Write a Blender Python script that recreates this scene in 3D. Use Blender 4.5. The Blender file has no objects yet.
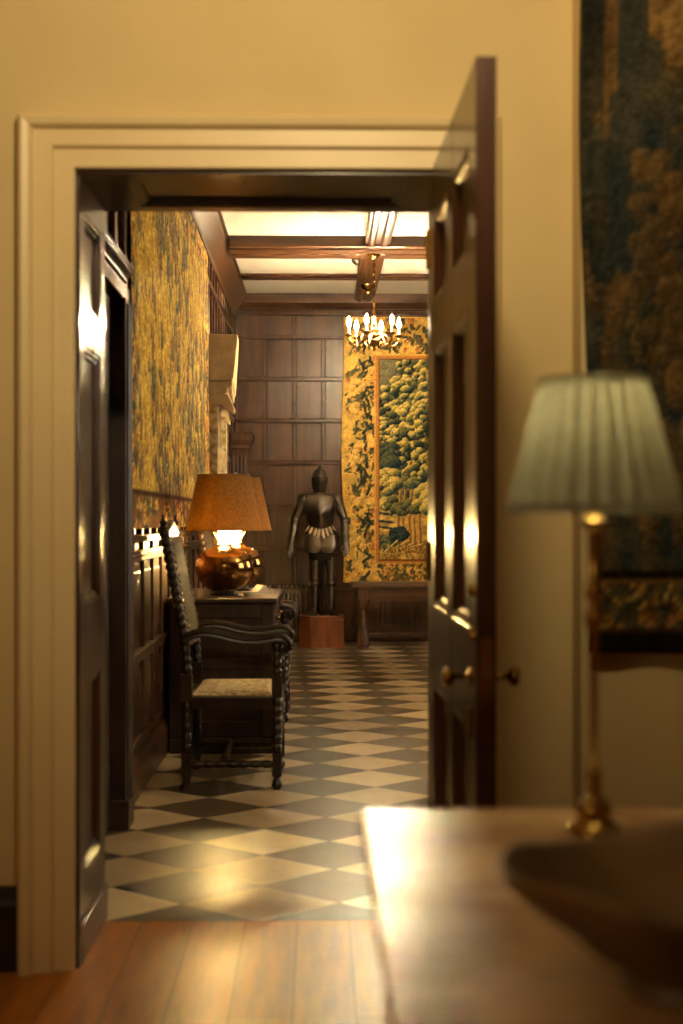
import bpy, bmesh, math, random
import numpy as np
from mathutils import Vector, Matrix
random.seed(7)
SC = bpy.context.scene
COL = SC.collection
PI = math.pi
FPX = 1423.0
HCAM = 1.164
YAW = math.atan(23.5 / FPX)

# ---------------------------------------------------------------- helpers
def hx(r, g, b):
    f = lambda c: (c / 255 / 12.92) if c / 255 <= 0.04045 else ((c / 255 + 0.055) / 1.055) ** 2.4
    return (f(r), f(g), f(b), 1.0)

class B:
    """collects shapes for ONE mesh"""
    def __init__(self):
        self.bm = bmesh.new()
    def face(self, vs):
        try:
            return self.bm.faces.new(vs)
        except ValueError:
            return None
    def box(self, x0, x1, y0, y1, z0, z1):
        v = [self.bm.verts.new(p) for p in ((x0,y0,z0),(x1,y0,z0),(x1,y1,z0),(x0,y1,z0),(x0,y0,z1),(x1,y0,z1),(x1,y1,z1),(x0,y1,z1))]
        for q in ((3,2,1,0),(4,5,6,7),(0,1,5,4),(1,2,6,5),(2,3,7,6),(3,0,4,7)):
            self.face([v[i] for i in q])
        return self
    def rings(self, rings, cap=True, closed=True):
        """rings: list of lists of points, the same count each"""
        R = [[self.bm.verts.new(p) for p in r] for r in rings]
        n = len(R[0])
        for a, b in zip(R, R[1:]):
            for i in range(n if closed else n - 1):
                self.face([a[i], a[(i+1) % n], b[(i+1) % n], b[i]])
        if cap and closed:
            self.face(list(reversed(R[0]))); self.face(R[-1])
        return self
    def lathe(self, prof, cx=0, cy=0, n=24, fr=None, cap=True):
        rings = []
        for k, (r, z) in enumerate(prof):
            rings.append([(cx + (r * (fr(t, z) if fr else 1)) * math.cos(t), cy + (r * (fr(t, z) if fr else 1)) * math.sin(t), z) for t in (2*PI*i/n for i in range(n))])
        return self.rings(rings, cap)
    def loft(self, secs, n=20, e=2.0):
        """secs: (z, cx, cy, rx, ry) superellipse rings"""
        rings = []
        for (z, cx, cy, rx, ry) in secs:
            ring = []
            for i in range(n):
                t = 2*PI*i/n; c, s = math.cos(t), math.sin(t)
                ring.append((cx + rx*math.copysign(abs(c)**(2/e), c), cy + ry*math.copysign(abs(s)**(2/e), s), z))
            rings.append(ring)
        return self.rings(rings)
    def tube(self, pts, rad, n=10, flat=1.0):
        pts = [Vector(p) for p in pts]
        if not isinstance(rad, (list, tuple)): rad = [rad]*len(pts)
        rings = []; up = None
        for i, p in enumerate(pts):
            t = (pts[min(i+1, len(pts)-1)] - pts[max(i-1, 0)]).normalized()
            if up is None:
                up = Vector((0,0,1)) if abs(t.z) < 0.9 else Vector((0,1,0))
            s = t.cross(up).normalized(); u = s.cross(t).normalized(); up = u
            rings.append([p + (s*math.cos(a) + u*math.sin(a)*flat)*rad[i] for a in (2*PI*k/n for k in range(n))])
        return self.rings(rings)
    def sweep(self, path, prof):
        """path: (x,z) in a vertical plane; prof: (y, n) section"""
        rings = []
        for i, p in enumerate(path):
            a = Vector(path[max(i-1,0)]); b = Vector(path[min(i+1,len(path)-1)])
            t = (b-a).normalized(); nx, nz = -t.y, t.x
            rings.append([(p[0]+nx*d, y, p[1]+nz*d) for (y, d) in prof])
        return self.rings(rings)
    def prism(self, poly, axis, a0, a1):
        """poly 2D, extruded along axis ('x': (y,z), 'y': (x,z), 'z': (x,y))"""
        def P(q, a):
            return {'x': (a, q[0], q[1]), 'y': (q[0], a, q[1]), 'z': (q[0], q[1], a)}[axis]
        return self.rings([[P(q, a0) for q in poly], [P(q, a1) for q in poly]])
    def sphere(self, c, r, n=12, m=8, sz=1.0, sx=1.0, sy=1.0):
        rings = []
        for j in range(m+1):
            ph = -PI/2 + PI*min(max(j/m, 0.02), 0.98)
            rings.append([(c[0]+sx*r*math.cos(ph)*math.cos(t), c[1]+sy*r*math.cos(ph)*math.sin(t), c[2]+sz*r*math.sin(ph)) for t in (2*PI*i/n for i in range(n))])
        return self.rings(rings)
    def obj(self, name, mat, parent=None, loc=None, smooth=False, bevel=0, sub=0, rot=None):
        me = bpy.data.meshes.new(name)
        bmesh.ops.recalc_face_normals(self.bm, faces=self.bm.faces[:])
        if smooth:
            for f in self.bm.faces: f.smooth = True
            for e in self.bm.edges:
                if len(e.link_faces) == 2 and e.calc_face_angle(0) > math.radians(50): e.smooth = False
        self.bm.to_mesh(me); self.bm.free()
        o = bpy.data.objects.new(name, me); COL.objects.link(o)
        if mat: me.materials.append(mat)
        if parent: o.parent = parent
        if loc: o.location = loc
        if rot: o.rotation_euler = rot
        if bevel:
            md = o.modifiers.new('b', 'BEVEL'); md.width = bevel; md.segments = 2; md.limit_method = 'ANGLE'; md.angle_limit = math.radians(40)
        if sub:
            md = o.modifiers.new('s', 'SUBSURF'); md.levels = sub; md.render_levels = sub
        return o

def thing(name, label, cat, loc=(0,0,0), rot=(0,0,0), group=None):
    o = bpy.data.objects.new(name, None); COL.objects.link(o)
    o.empty_display_size = 0.1
    o.location = loc; o.rotation_euler = rot
    return tag(o, label, cat, group)
def tag(o, label, cat, group=None):
    o['label'] = label; o['category'] = cat
    if group: o['group'] = group
    return o
def struct(o):
    o['kind'] = 'structure'; return o
def copy_tree(o, parent=None):
    c = o.copy(); COL.objects.link(c)
    if parent: c.parent = parent
    for ch in list(o.children): copy_tree(ch, c)
    return c
def at(px, py, Y):
    xc, zc = (px - 341.5)/FPX, (520 - py)/FPX
    dx = math.cos(YAW)*xc + math.sin(YAW); dy = -math.sin(YAW)*xc + math.cos(YAW)
    return Vector((dx/dy*Y, Y, HCAM + zc/dy*Y))

# ---------------------------------------------------------------- materials
def mat(name, base=(.5,.5,.5,1), rough=.5, metal=0, base2=None, scale=5, stretch=(1,1,1), detail=6, bump=0, bscale=None, rvar=0, spec=None, coat=0, lo=.35, hi=.65):
    m = bpy.data.materials.new(name); m.use_nodes = True
    nt = m.node_tree; bs = nt.nodes['Principled BSDF']
    bs.inputs['Base Color'].default_value = base
    bs.inputs['Roughness'].default_value = rough; bs.inputs['Metallic'].default_value = metal
    if spec is not None: bs.inputs['Specular IOR Level'].default_value = spec
    if coat: bs.inputs['Coat Weight'].default_value = coat; bs.inputs['Coat Roughness'].default_value = .12
    tc = nt.nodes.new('ShaderNodeTexCoord'); mp = nt.nodes.new('ShaderNodeMapping'); mp.inputs['Scale'].default_value = stretch
    nt.links.new(tc.outputs['Object'], mp.inputs['Vector'])
    nz = nt.nodes.new('ShaderNodeTexNoise'); nz.inputs['Scale'].default_value = scale; nz.inputs['Detail'].default_value = detail
    nt.links.new(mp.outputs['Vector'], nz.inputs['Vector'])
    if base2:
        cr = nt.nodes.new('ShaderNodeValToRGB'); cr.color_ramp.elements[0].color = base; cr.color_ramp.elements[1].color = base2
        cr.color_ramp.elements[0].position = lo; cr.color_ramp.elements[1].position = hi
        nt.links.new(nz.outputs['Fac'], cr.inputs['Fac']); nt.links.new(cr.outputs['Color'], bs.inputs['Base Color'])
    if rvar:
        mr = nt.nodes.new('ShaderNodeMapRange'); mr.inputs['To Min'].default_value = rough - rvar; mr.inputs['To Max'].default_value = rough + rvar
        nt.links.new(nz.outputs['Fac'], mr.inputs['Value']); nt.links.new(mr.outputs['Result'], bs.inputs['Roughness'])
    if bump:
        n2 = nz
        if bscale:
            n2 = nt.nodes.new('ShaderNodeTexNoise'); n2.inputs['Scale'].default_value = bscale; nt.links.new(mp.outputs['Vector'], n2.inputs['Vector'])
        bp = nt.nodes.new('ShaderNodeBump'); bp.inputs['Strength'].default_value = bump; bp.inputs['Distance'].default_value = .01
        nt.links.new(n2.outputs['Fac'], bp.inputs['Height']); nt.links.new(bp.outputs['Normal'], bs.inputs['Normal'])
    return m

def emit(name, col, s):
    m = bpy.data.materials.new(name); m.use_nodes = True; nt = m.node_tree
    bs = nt.nodes['Principled BSDF']; bs.inputs['Base Color'].default_value = (1,1,1,1)
    bs.inputs['Emission Color'].default_value = col; bs.inputs['Emission Strength'].default_value = s
    tc = nt.nodes.new('ShaderNodeTexCoord'); lw = nt.nodes.new('ShaderNodeTexNoise'); lw.inputs['Scale'].default_value = 30
    nt.links.new(tc.outputs['Object'], lw.inputs['Vector'])
    mr = nt.nodes.new('ShaderNodeMapRange'); mr.inputs['To Min'].default_value = s*.95; mr.inputs['To Max'].default_value = s*1.05
    nt.links.new(lw.outputs['Fac'], mr.inputs['Value']); nt.links.new(mr.outputs['Result'], bs.inputs['Emission Strength'])
    return m

def fabric_shade(name, col, col2, trans):
    m = mat(name, col, .85, base2=col2, scale=60, detail=3, bump=.15)
    nt = m.node_tree; bs = nt.nodes['Principled BSDF']; out = nt.nodes['Material Output']
    tr = nt.nodes.new('ShaderNodeBsdfTranslucent'); mx = nt.nodes.new('ShaderNodeMixShader'); mx.inputs[0].default_value = trans
    tr.inputs['Color'].default_value = col2
    nt.links.new(bs.outputs[0], mx.inputs[1]); nt.links.new(tr.outputs[0], mx.inputs[2]); nt.links.new(mx.outputs[0], out.inputs['Surface'])
    return m

def painted(name, rough=.95):
    m = bpy.data.materials.new(name); m.use_nodes = True; nt = m.node_tree
    bs = nt.nodes['Principled BSDF']; bs.inputs['Roughness'].default_value = rough; bs.inputs['Specular IOR Level'].default_value = .1
    at_ = nt.nodes.new('ShaderNodeAttribute'); at_.attribute_name = 'weave'
    tc = nt.nodes.new('ShaderNodeTexCoord'); nz = nt.nodes.new('ShaderNodeTexNoise'); nz.inputs['Scale'].default_value = 90; nz.inputs['Detail'].default_value = 4
    nt.links.new(tc.outputs['Object'], nz.inputs['Vector'])
    mr = nt.nodes.new('ShaderNodeMapRange'); mr.inputs['From Min'].default_value=.3; mr.inputs['From Max'].default_value=.7; mr.inputs['To Min'].default_value = .65; mr.inputs['To Max'].default_value = 1.3
    nt.links.new(nz.outputs['Fac'], mr.inputs['Value'])
    mx = nt.nodes.new('ShaderNodeVectorMath'); mx.operation = 'SCALE'
    nt.links.new(at_.outputs['Color'], mx.inputs[0]); nt.links.new(mr.outputs['Result'], mx.inputs['Scale']); nt.links.new(mx.outputs[0], bs.inputs['Base Color'])
    bp = nt.nodes.new('ShaderNodeBump'); bp.inputs['Strength'].default_value = .25; bp.inputs['Distance'].default_value = .004
    nt.links.new(nz.outputs['Fac'], bp.inputs['Height']); nt.links.new(bp.outputs['Normal'], bs.inputs['Normal'])
    return m

def tile_material():
    m = bpy.data.materials.new('checker_tiles'); m.use_nodes = True; nt = m.node_tree; N = nt.nodes.new; L = nt.links.new
    bs = nt.nodes['Principled BSDF']
    geo = N('ShaderNodeNewGeometry'); sep = N('ShaderNodeSeparateXYZ'); L(geo.outputs['Position'], sep.inputs[0])
    side = .336; th = math.radians(45 + 1.37); x0, y0 = .25, 6.198
    def math_(op, a, b=None):
        n = N('ShaderNodeMath'); n.operation = op
        for i, v in enumerate((a, b)):
            if v is None: continue
            if isinstance(v, (int, float)): n.inputs[i].default_value = v
            else: L(v, n.inputs[i])
        return n.outputs[0]
    dx = math_('SUBTRACT', sep.outputs[0], x0); dy = math_('MULTIPLY', math_('SUBTRACT', sep.outputs[1], y0), 1.147)
    u = math_('ADD', math_('MULTIPLY', dx, math.cos(th)/side), math_('MULTIPLY', dy, math.sin(th)/side))
    v = math_('ADD', math_('MULTIPLY', dx, -math.sin(th)/side), math_('MULTIPLY', dy, math.cos(th)/side))
    fu, fv = math_('FLOOR', u), math_('FLOOR', v)
    par = math_('FLOORED_MODULO', math_('ADD', fu, fv), 2.0)
    cmb = N('ShaderNodeCombineXYZ'); L(fu, cmb.inputs[0]); L(fv, cmb.inputs[1])
    wn = N('ShaderNodeTexWhiteNoise'); wn.noise_dimensions = '2D'; L(cmb.outputs[0], wn.inputs['Vector'])
    nz = N('ShaderNodeTexNoise'); nz.inputs['Scale'].default_value = 6; nz.inputs['Detail'].default_value = 4; L(geo.outputs['Position'], nz.inputs['Vector'])
    def ramp(a, b):
        c = N('ShaderNodeValToRGB'); c.color_ramp.elements[0].color = a; c.color_ramp.elements[1].color = b
        c.color_ramp.elements[0].position = .3; c.color_ramp.elements[1].position = .75; return c
    f = math_('ADD', math_('MULTIPLY', nz.outputs['Fac'], .6), math_('MULTIPLY', wn.outputs['Value'], .45))
    li = ramp(hx(168,146,112), hx(214,192,152)); L(f, li.inputs['Fac'])
    da = ramp(hx(54,44,33), hx(96,80,60)); L(f, da.inputs['Fac'])
    mx = N('ShaderNodeMix'); mx.data_type = 'RGBA'; L(par, mx.inputs['Factor']); L(li.outputs[0], mx.inputs['A']); L(da.outputs[0], mx.inputs['B'])
    def edge(w):
        fr = math_('FRACT', w); return math_('MINIMUM', fr, math_('SUBTRACT', 1.0, fr))
    e = math_('MINIMUM', edge(u), edge(v)); g = math_('LESS_THAN', e, .009)
    m2 = N('ShaderNodeMix'); m2.data_type = 'RGBA'; L(g, m2.inputs['Factor']); L(mx.outputs['Result'], m2.inputs['A']); m2.inputs['B'].default_value = hx(70,58,44)
    L(m2.outputs['Result'], bs.inputs['Base Color'])
    mr = N('ShaderNodeMapRange'); mr.inputs['From Min'].default_value = .25; mr.inputs['From Max'].default_value = .75; mr.inputs['To Min'].default_value = .24; mr.inputs['To Max'].default_value = .36; L(nz.outputs['Fac'], mr.inputs['Value'])
    bs.inputs['Roughness'].default_value = .3
    bp = N('ShaderNodeBump'); bp.inputs['Strength'].default_value = .05; bp.inputs['Distance'].default_value = .01; L(nz.outputs['Fac'], bp.inputs['Height']); 
    return m

def plank_material():
    m = bpy.data.materials.new('oak_boards'); m.use_nodes = True; nt = m.node_tree; N = nt.nodes.new; L = nt.links.new
    bs = nt.nodes['Principled BSDF']
    geo = N('ShaderNodeNewGeometry')
    mp = N('ShaderNodeMapping'); mp.inputs['Rotation'].default_value = (0,0,PI/2); mp.inputs['Location'].default_value = (0.03,.06,0); L(geo.outputs['Position'], mp.inputs['Vector'])
    br = N('ShaderNodeTexBrick'); br.inputs['Scale'].default_value = 1; br.inputs['Brick Width'].default_value = 3.3; br.inputs['Row Height'].default_value = .15; br.inputs['Mortar Size'].default_value = .0012
    br.inputs['Color1'].default_value = hx(168,98,16); br.inputs['Color2'].default_value = hx(184,112,24); br.inputs['Mortar'].default_value = hx(60,34,12)
    L(mp.outputs[0], br.inputs['Vector'])
    m2 = N('ShaderNodeMapping'); m2.inputs['Scale'].default_value = (26,3,1); L(geo.outputs['Position'], m2.inputs['Vector'])
    nz = N('ShaderNodeTexNoise'); nz.inputs['Scale'].default_value = 1.2; nz.inputs['Detail'].default_value = 8; L(m2.outputs[0], nz.inputs['Vector'])
    mr = N('ShaderNodeMapRange'); mr.inputs['From Min'].default_value=.25; mr.inputs['From Max'].default_value=.75; mr.inputs['To Min'].default_value = .6; mr.inputs['To Max'].default_value = 1.25; L(nz.outputs['Fac'], mr.inputs['Value'])
    vm = N('ShaderNodeVectorMath'); vm.operation = 'SCALE'; L(br.outputs['Color'], vm.inputs[0]); L(mr.outputs[0], vm.inputs['Scale']); L(vm.outputs[0], bs.inputs['Base Color'])
    r2 = N('ShaderNodeMapRange'); r2.inputs['To Min'].default_value = .22; r2.inputs['To Max'].default_value = .44; bs.inputs['Specular IOR Level'].default_value = .35; L(nz.outputs['Fac'], r2.inputs['Value']); L(r2.outputs[0], bs.inputs['Roughness'])
    bp = N('ShaderNodeBump'); bp.inputs['Strength'].default_value = .15; bp.inputs['Distance'].default_value = .01; L(nz.outputs['Fac'], bp.inputs['Height']); L(bp.outputs[0], bs.inputs['Normal'])
    return m

M = {}
M['plaster'] = mat('cream_plaster', hx(208,186,136), .75, base2=hx(214,192,142), scale=3, bump=.03, bscale=40)
M['cream_trim'] = mat('cream_gloss_paint', hx(222,200,152), .4, base2=hx(228,206,158), scale=4)
M['white'] = mat('white_plaster', hx(242,234,216), .9, base2=hx(234,224,204), scale=2)
M['oak_dark'] = mat('dark_oak', hx(58,34,20), .34, base2=hx(88,56,34), scale=3.5, stretch=(6,6,.6), bump=.12, rvar=.08)
M['oak_h'] = mat('dark_oak_horizontal', hx(62,38,24), .36, base2=hx(96,62,38), scale=3.5, stretch=(.6,6,6), bump=.12, rvar=.08)
M['oak_black'] = mat('blackened_oak', hx(30,18,11), .42, base2=hx(56,34,20), scale=5, stretch=(3,3,.8), bump=.1, rvar=.08)
M['mahogany'] = mat('polished_mahogany', hx(46,24,13), .3, base2=hx(74,42,24), scale=3, stretch=(8,8,.5), bump=.05, rvar=.06, coat=.35)
M['chair_wood'] = mat('carved_walnut', hx(24,14,8), .34, base2=hx(46,29,16), scale=12, bump=.1)
M['plinth_wood'] = mat('red_mahogany', hx(96,48,22), .4, base2=hx(126,68,32), scale=4, stretch=(5,5,.7), bump=.05)
M['stone'] = mat('carved_limestone', hx(176,150,104), .85, base2=hx(204,180,132), scale=9, bump=.3)
M['stone_carved'] = mat('relief_carving', hx(150,122,76), .85, base2=hx(205,182,134), scale=24, detail=3, bump=1.0)
M['marble'] = mat('veined_marble', hx(140,98,62), .27, spec=.35, base2=hx(206,160,110), scale=5, detail=8, stretch=(1,1.3,1), bump=0)
M['brass'] = mat('brass', hx(150,114,54), .2, metal=1, base2=hx(170,132,68), scale=20, rvar=.05)
M['gold'] = mat('gilt_metal', hx(158,116,62), .17, metal=1, base2=hx(176,132,76), scale=7, rvar=.05)
M['steel'] = mat('armour_steel', hx(112,104,92), .34, metal=1, base2=hx(122,114,102), scale=6, rvar=.04)
M['steel_dark'] = mat('dark_mail', hx(38,34,30), .5, metal=.8, base2=hx(74,66,58), scale=160, bump=.6)
M['leather'] = mat('pale_leather', hx(236,218,176), .6, base2=hx(214,192,146), scale=22)
M['iron'] = mat('radiator_paint', hx(112,94,70), .4, base2=hx(130,110,84), scale=8)
M['bronze'] = mat('dark_bronze', hx(78,56,32), .5, metal=0, base2=hx(128,96,58), scale=7, bump=.25, rvar=.1)
M['black'] = mat('black_wood', hx(22,13,8), .3, base2=hx(34,20,12), scale=6)
M['ceramic'] = mat('white_ceramic', hx(236,228,208), .25, base2=hx(226,214,190), scale=5)
M['paper'] = mat('paper', hx(226,216,196), .8, base2=hx(214,202,178), scale=12)
M['seat_fabric'] = mat('woven_upholstery', hx(150,126,84), .9, base2=hx(230,210,160), scale=48, detail=3, bump=.4)
M['back_fabric'] = mat('dark_woven_back', hx(32,22,14), .9, base2=hx(66,46,28), scale=48, detail=3, bump=.4)
M['fringe'] = mat('fringe_thread', hx(70,50,30), .9, base2=hx(112,84,50), scale=80, stretch=(1,1,.1))
M['shade_gold'] = fabric_shade('bronze_silk', hx(126,98,50), hx(166,132,72), .42)
M['shade_green'] = fabric_shade('sage_silk', hx(160,153,132), hx(186,179,156), .42)
M['bulb_hot'] = emit('candle_bulb_glow', (1,.76,.44,1), 1300)
M['bulb_lamp'] = emit('lamp_bulb_glow', (1,.64,.22,1), 480)
M['bulb_dim'] = emit('dim_bulb_glow', (1,.99,.7,1), 115)
M['tiles'] = tile_material(); M['planks'] = plank_material()
M['glass'] = mat('window_glass', (1,1,1,1), .02, scale=2); M['glass'].node_tree.nodes['Principled BSDF'].inputs['Transmission Weight'].default_value = 1
M['weave'] = painted('tapestry_weave')

# ---------------------------------------------------------------- room shells
XL, XR = -.83, 3.6            # hall side walls
YF, YH, YB = 3.70, 4.18, 13.70
ZC = 3.33
OL, OR, OT = -.628, .328, 2.072   # doorway
FL, FR, FB, FC = -2.4, 2.4, -2.6, 2.95

struct(B().box(XL-.2, XR+.2, 4.14, YB+.2, -.1, 0).obj('floor', M['tiles']))
struct(B().box(FL-.2, FR+.2, FB-.2, 4.138, -.1, 0).obj('floor', M['planks']))
b = B(); HL, HR, HT = OL-.02, OR+.02, OT+.02
b.box(FL, HL, YF, 4.0, 0, FC); b.box(HR, FR, YF, 4.0, 0, FC); b.box(HL, HR, YF, 4.0, HT, FC)
struct(b.obj('wall_front', M['plaster']))
b = B(); b.box(XL-.2, HL, 4.0, YH, 0, ZC+.1); b.box(HR, XR+.2, 4.0, YH, 0, ZC+.1); b.box(HL, HR, 4.0, YH, HT, ZC+.1)
struct(b.obj('wall_hall_front', M['oak_dark']))
struct(B().box(FL-.2, FL, FB, YF, 0, FC).obj('wall_room_left', M['plaster']))
struct(B().box(FR, FR+.2, FB, YF, 0, FC).obj('wall_room_right', M['plaster']))
struct(B().box(FL, FR, FB-.2, FB, 0, FC).obj('wall_room_back', M['plaster']))
struct(B().box(FL-.2, FR+.2, FB-.2, 4.0, FC, FC+.1).obj('ceiling', M['white']))
struct(B().box(XL-.2, XR+.2, YH, YB+.2, ZC, ZC+.1).obj('ceiling', M['white']))
# projecting wall on the right of the doorway, where the tapestry hangs
BX = .662
struct(B().box(BX, FR, 3.575, YF, 0, FC).obj('wall_breast', M['plaster'], bevel=.006))
# right hall wall with two windows
WZ0, WZ1 = .9, 2.7
wins = [(5.6, 7.0), (9.0, 10.4)]
b = B(); b.box(XR, XR+.2, YH, YB, 0, WZ0); b.box(XR, XR+.2, YH, YB, WZ1, ZC)
ys = [YH] + [q for w in wins for q in w] + [YB]
for i in range(0, len(ys), 2): b.box(XR, XR+.2, ys[i], ys[i+1], WZ0, WZ1)
struct(b.obj('wall_right', M['oak_dark']))
for k, (a, c) in enumerate(wins):
    b = B()
    b.box(XR+.05, XR+.12, a, a+.06, WZ0, WZ1); b.box(XR+.05, XR+.12, c-.06, c, WZ0, WZ1)
    b.box(XR+.05, XR+.12, a+.06, c-.06, WZ0, WZ0+.06); b.box(XR+.05, XR+.12, a+.06, c-.06, WZ1-.06, WZ1)
    b.box(XR+.06, XR+.11, (a+c)/2-.02, (a+c)/2+.02, WZ0+.06, WZ1-.06)
    for z in (1.5, 2.1): b.box(XR+.065, XR+.105, a+.06, c-.06, z-.015, z+.015)
    w = struct(b.obj('window_%d' % (k+1), M['oak_black']))
    B().box(XR+.083, XR+.087, a+.06, c-.06, WZ0+.06, WZ1-.06).obj('pane', M['glass'], w)
# left and back hall walls
struct(B().box(XL-.2, XL, YH, YB, 0, ZC).obj('wall_left', M['oak_dark']))
struct(B().box(XL-.2, XR+.2, YB, YB+.2, 0, ZC).obj('wall_back', M['oak_dark']))

# panelling of the back wall: rails, stiles, and a raised field in each panel
ps = YB/FPX
zr = [HCAM + (520-y)*13.66/FPX for y in (313, 337, 379, 420.5, 463, 506, 549, 592, 628)]
xs = [-.795 + .283*i for i in range(16)]
b = B(); y1 = YB - .001; y0 = YB - .032
for z in zr: b.box(XL, XR, y0, y1, z-.018, z+.018)
for j in range(len(zr)-1):
    for i, x in enumerate(xs):
        if j == 0 and i % 2: continue
        b.box(x-.018, x+.018, y0+.002, y1, zr[j+1]+.018, zr[j]-.018)
    step = 2 if j == 0 else 1
    for i in range(0, len(xs)-step, step):
        b.box(xs[i]+.019, xs[i+step]-.019, y1-.012, y1, zr[j+1]+.019, zr[j]-.019)
b.box(XL, XR, y0-.02, y1, 0, .15)
struct(b.obj('trim_back_panelling', M['oak_dark'], bevel=.008))
# left wall: upper panelling beyond the tapestry, and near the doorway
b = B(); x0 = XL + .001; x1 = XL + .03
ysl = [4.25 + .285*i for i in range(34)]
for z in [3.19] + zr: b.box(x0, x1, YH, YB-.06, z-.025, z+.025)
for j in range(4):
    zz = ([3.19]+zr)[j:j+2]
for j in range(len(zr)-1):
    for y in ysl:
        if y < 13.6: b.box(x0, x1-.002, y-.025, y+.025, zr[j+1]+.025, zr[j]-.025)
for y in ysl:
    if y < 13.6: b.box(x0, x1-.002, y-.025, y+.025, zr[0]+.025, 3.165)
struct(b.obj('trim_left_panelling', M['oak_dark'], bevel=.006))
# cornices of the hall
b = B()
cv_ = [(XL, ZC-.001), (XL+.15, ZC-.001), (XL+.15, ZC-.025), (XL+.135, ZC-.035), (XL+.125, ZC-.06), (XL+.04, ZC-.2), (XL+.031, ZC-.23), (XL, ZC-.23)]
b.prism(cv_, 'y', YH, YB-.1)
struct(b.obj('trim_left_cornice', M['oak_dark']))
b = B()
b.prism([(YB, ZC-.001), (YB-.1, ZC-.001), (YB-.1, ZC-.09), (YB-.085, ZC-.1), (YB-.06, ZC-.12), (YB-.035, ZC-.14), (YB, ZC-.14)], 'x', XL, XR)
struct(b.obj('trim_back_cornice', M['oak_h']))
# beams
def beam_y(name, ya, yb, depth):
    z0 = ZC - depth; w = yb-ya
    poly = [(ya, ZC-.001), (ya, z0+.02), (ya+.012, z0+.014), (ya+.03, z0+.014), (ya+.04, z0), (ya+w*.45, z0), (ya+w*.5, z0+.012), (ya+w*.55, z0), (yb-.04, z0), (yb-.03, z0+.014), (yb-.012, z0+.014), (yb, z0+.02), (yb, ZC-.001)]
    return struct(B().prism(poly, 'x', XL+.152, XR-.001).obj(name, M['oak_h']))
beam_y('trim_main_beam', 10.85, 11.30, .10)
beam_y('trim_cross_beam', 12.5, 12.70, .035)
beam_y('trim_near_beam', 7.6, 8.05, .10)
def beam_x(name, xc, w, ya, yb, depth):
    z0 = ZC - depth; a, c = xc-w/2, xc+w/2
    poly = [(a, ZC-.001), (a, z0+.025), (a+.02, z0+.02), (a+.03, z0), (a+.06, z0), (a+.075, z0+.022), (c-.075, z0+.022), (c-.06, z0), (c-.03, z0), (c-.02, z0+.02), (c, z0+.025), (c, ZC-.001)]
    return struct(B().prism(poly, 'y', ya, yb).obj(name, M['oak_dark']))
beam_x('trim_spine_beam', .455, .19, YH+.001, 10.849, .085)
beam_x('trim_spine_beam', .44, .19, 11.301, YB-.101, .085)

# wainscot of the left wall: one run of panelling
b = B(); WA, WB_ = 5.56, 10.2
xb = XL+.031
b.box(xb, xb+.012, WA, WB_, .0, 1.085)
b.box(xb, xb+.05, WA, WB_, 1.07, 1.10)
for z0_, z1_, d in ((.985, 1.035, .034), (.55, .60, .034), (.17, .22, .03)): b.box(xb, xb+d, WA, WB_, z0_, z1_)
b.box(xb, xb+.044, WA, WB_, 1.005, 1.018)
b.box(xb, xb+.044, WA, WB_, .59, .602)
y = WA + .04
while y < WB_-.05:
    b.box(xb, xb+.028, y-.03, y+.03, .22, 1.07)
    b.box(xb+.012, xb+.02, y+.07, y+.30, .65, .94); b.box(xb+.012, xb+.02, y+.07, y+.30, .26, .51)
    y += .37
b.prism([(xb, 0), (xb+.05, 0), (xb+.05, .13), (xb+.04, .15), (xb+.03, .17), (xb, .17)], 'y', WA, WB_)
struct(b.obj('trim_wainscot', M['oak_dark'], bevel=.004))
# small arched lights along the top of the wainscot
b = B(); y = WA+.09
while y < WB_-.12:
    poly = [(y, 1.035), (y+.13, 1.035), (y+.13, 1.05), (y+.115, 1.066), (y+.065, 1.07), (y+.015, 1.066), (y, 1.05)]
    y += .185
b.bm.free()

# side doorway surround on the left hall wall, just inside the doorway
b = B()
def post(ya, yb):
    xa, xz = XL+.031, XL+.108
    b.box(xa, xz, ya, yb, 0, 2.0)
    for f in (.2, .5, .8): b.tube([(xz, ya+(yb-ya)*f, .12), (xz, ya+(yb-ya)*f, 1.98)], .011, 8)
    b.box(xa, xz+.012, ya-.008, yb+.008, 0, .11)
post(5.36, 5.5); post(4.36, 4.5)
b.box(XL+.031, XL+.10, 4.36, 5.5, 2.0, 2.06)
b.prism([(XL+.031, 2.06), (XL+.108, 2.06), (XL+.11, 2.075), (XL+.128, 2.09), (XL+.135, 2.105), (XL+.135, 2.12), (XL+.031, 2.125)], 'y', 4.34, 5.40)
struct(b.obj('trim_side_doorway', M['oak_black'], bevel=.003))
b = B(); b.box(XL+.031, XL+.05, 4.502, 5.358, 0.005, 1.998)
for z0_, z1_ in ((.15,.7), (.9,1.5), (1.62,1.9)):
    for ya in (4.6, 4.97): b.box(XL+.05, XL+.056, ya, ya+.28, z0_, z1_)
struct(b.obj('door_2', M['oak_black'], bevel=.004))

# doorway: cream architrave
def architrave(b):
    # profile across width w: 0 = inner edge
    prof = [(0,0),(0,-.016),(.004,-.02),(.052,-.02),(.055,-.030),(.060,-.034),(.103,-.034),(.106,-.046),(.113,-.054),(.129,-.058),(.139,-.05),(.145,-.03),(.145,0)]
    yf = YF-.0005
    path = [(OL,0,'l'),(OL,OT,'tl'),(OR,OT,'tr'),(OR,0,'r')]
    rings = []
    for (x, z, k) in path:
        ring = []
        for (w, d) in prof:
            px = x - w if 'l' in k[-1:] else x + w
            pz = z + w*.94 if k in ('tl','tr') else z
            ring.append((px, yf+d, pz))
        rings.append(ring)
    b.rings(rings)
b = B(); architrave(b)
struct(b.obj('trim_door_architrave', M['cream_trim']))
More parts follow.
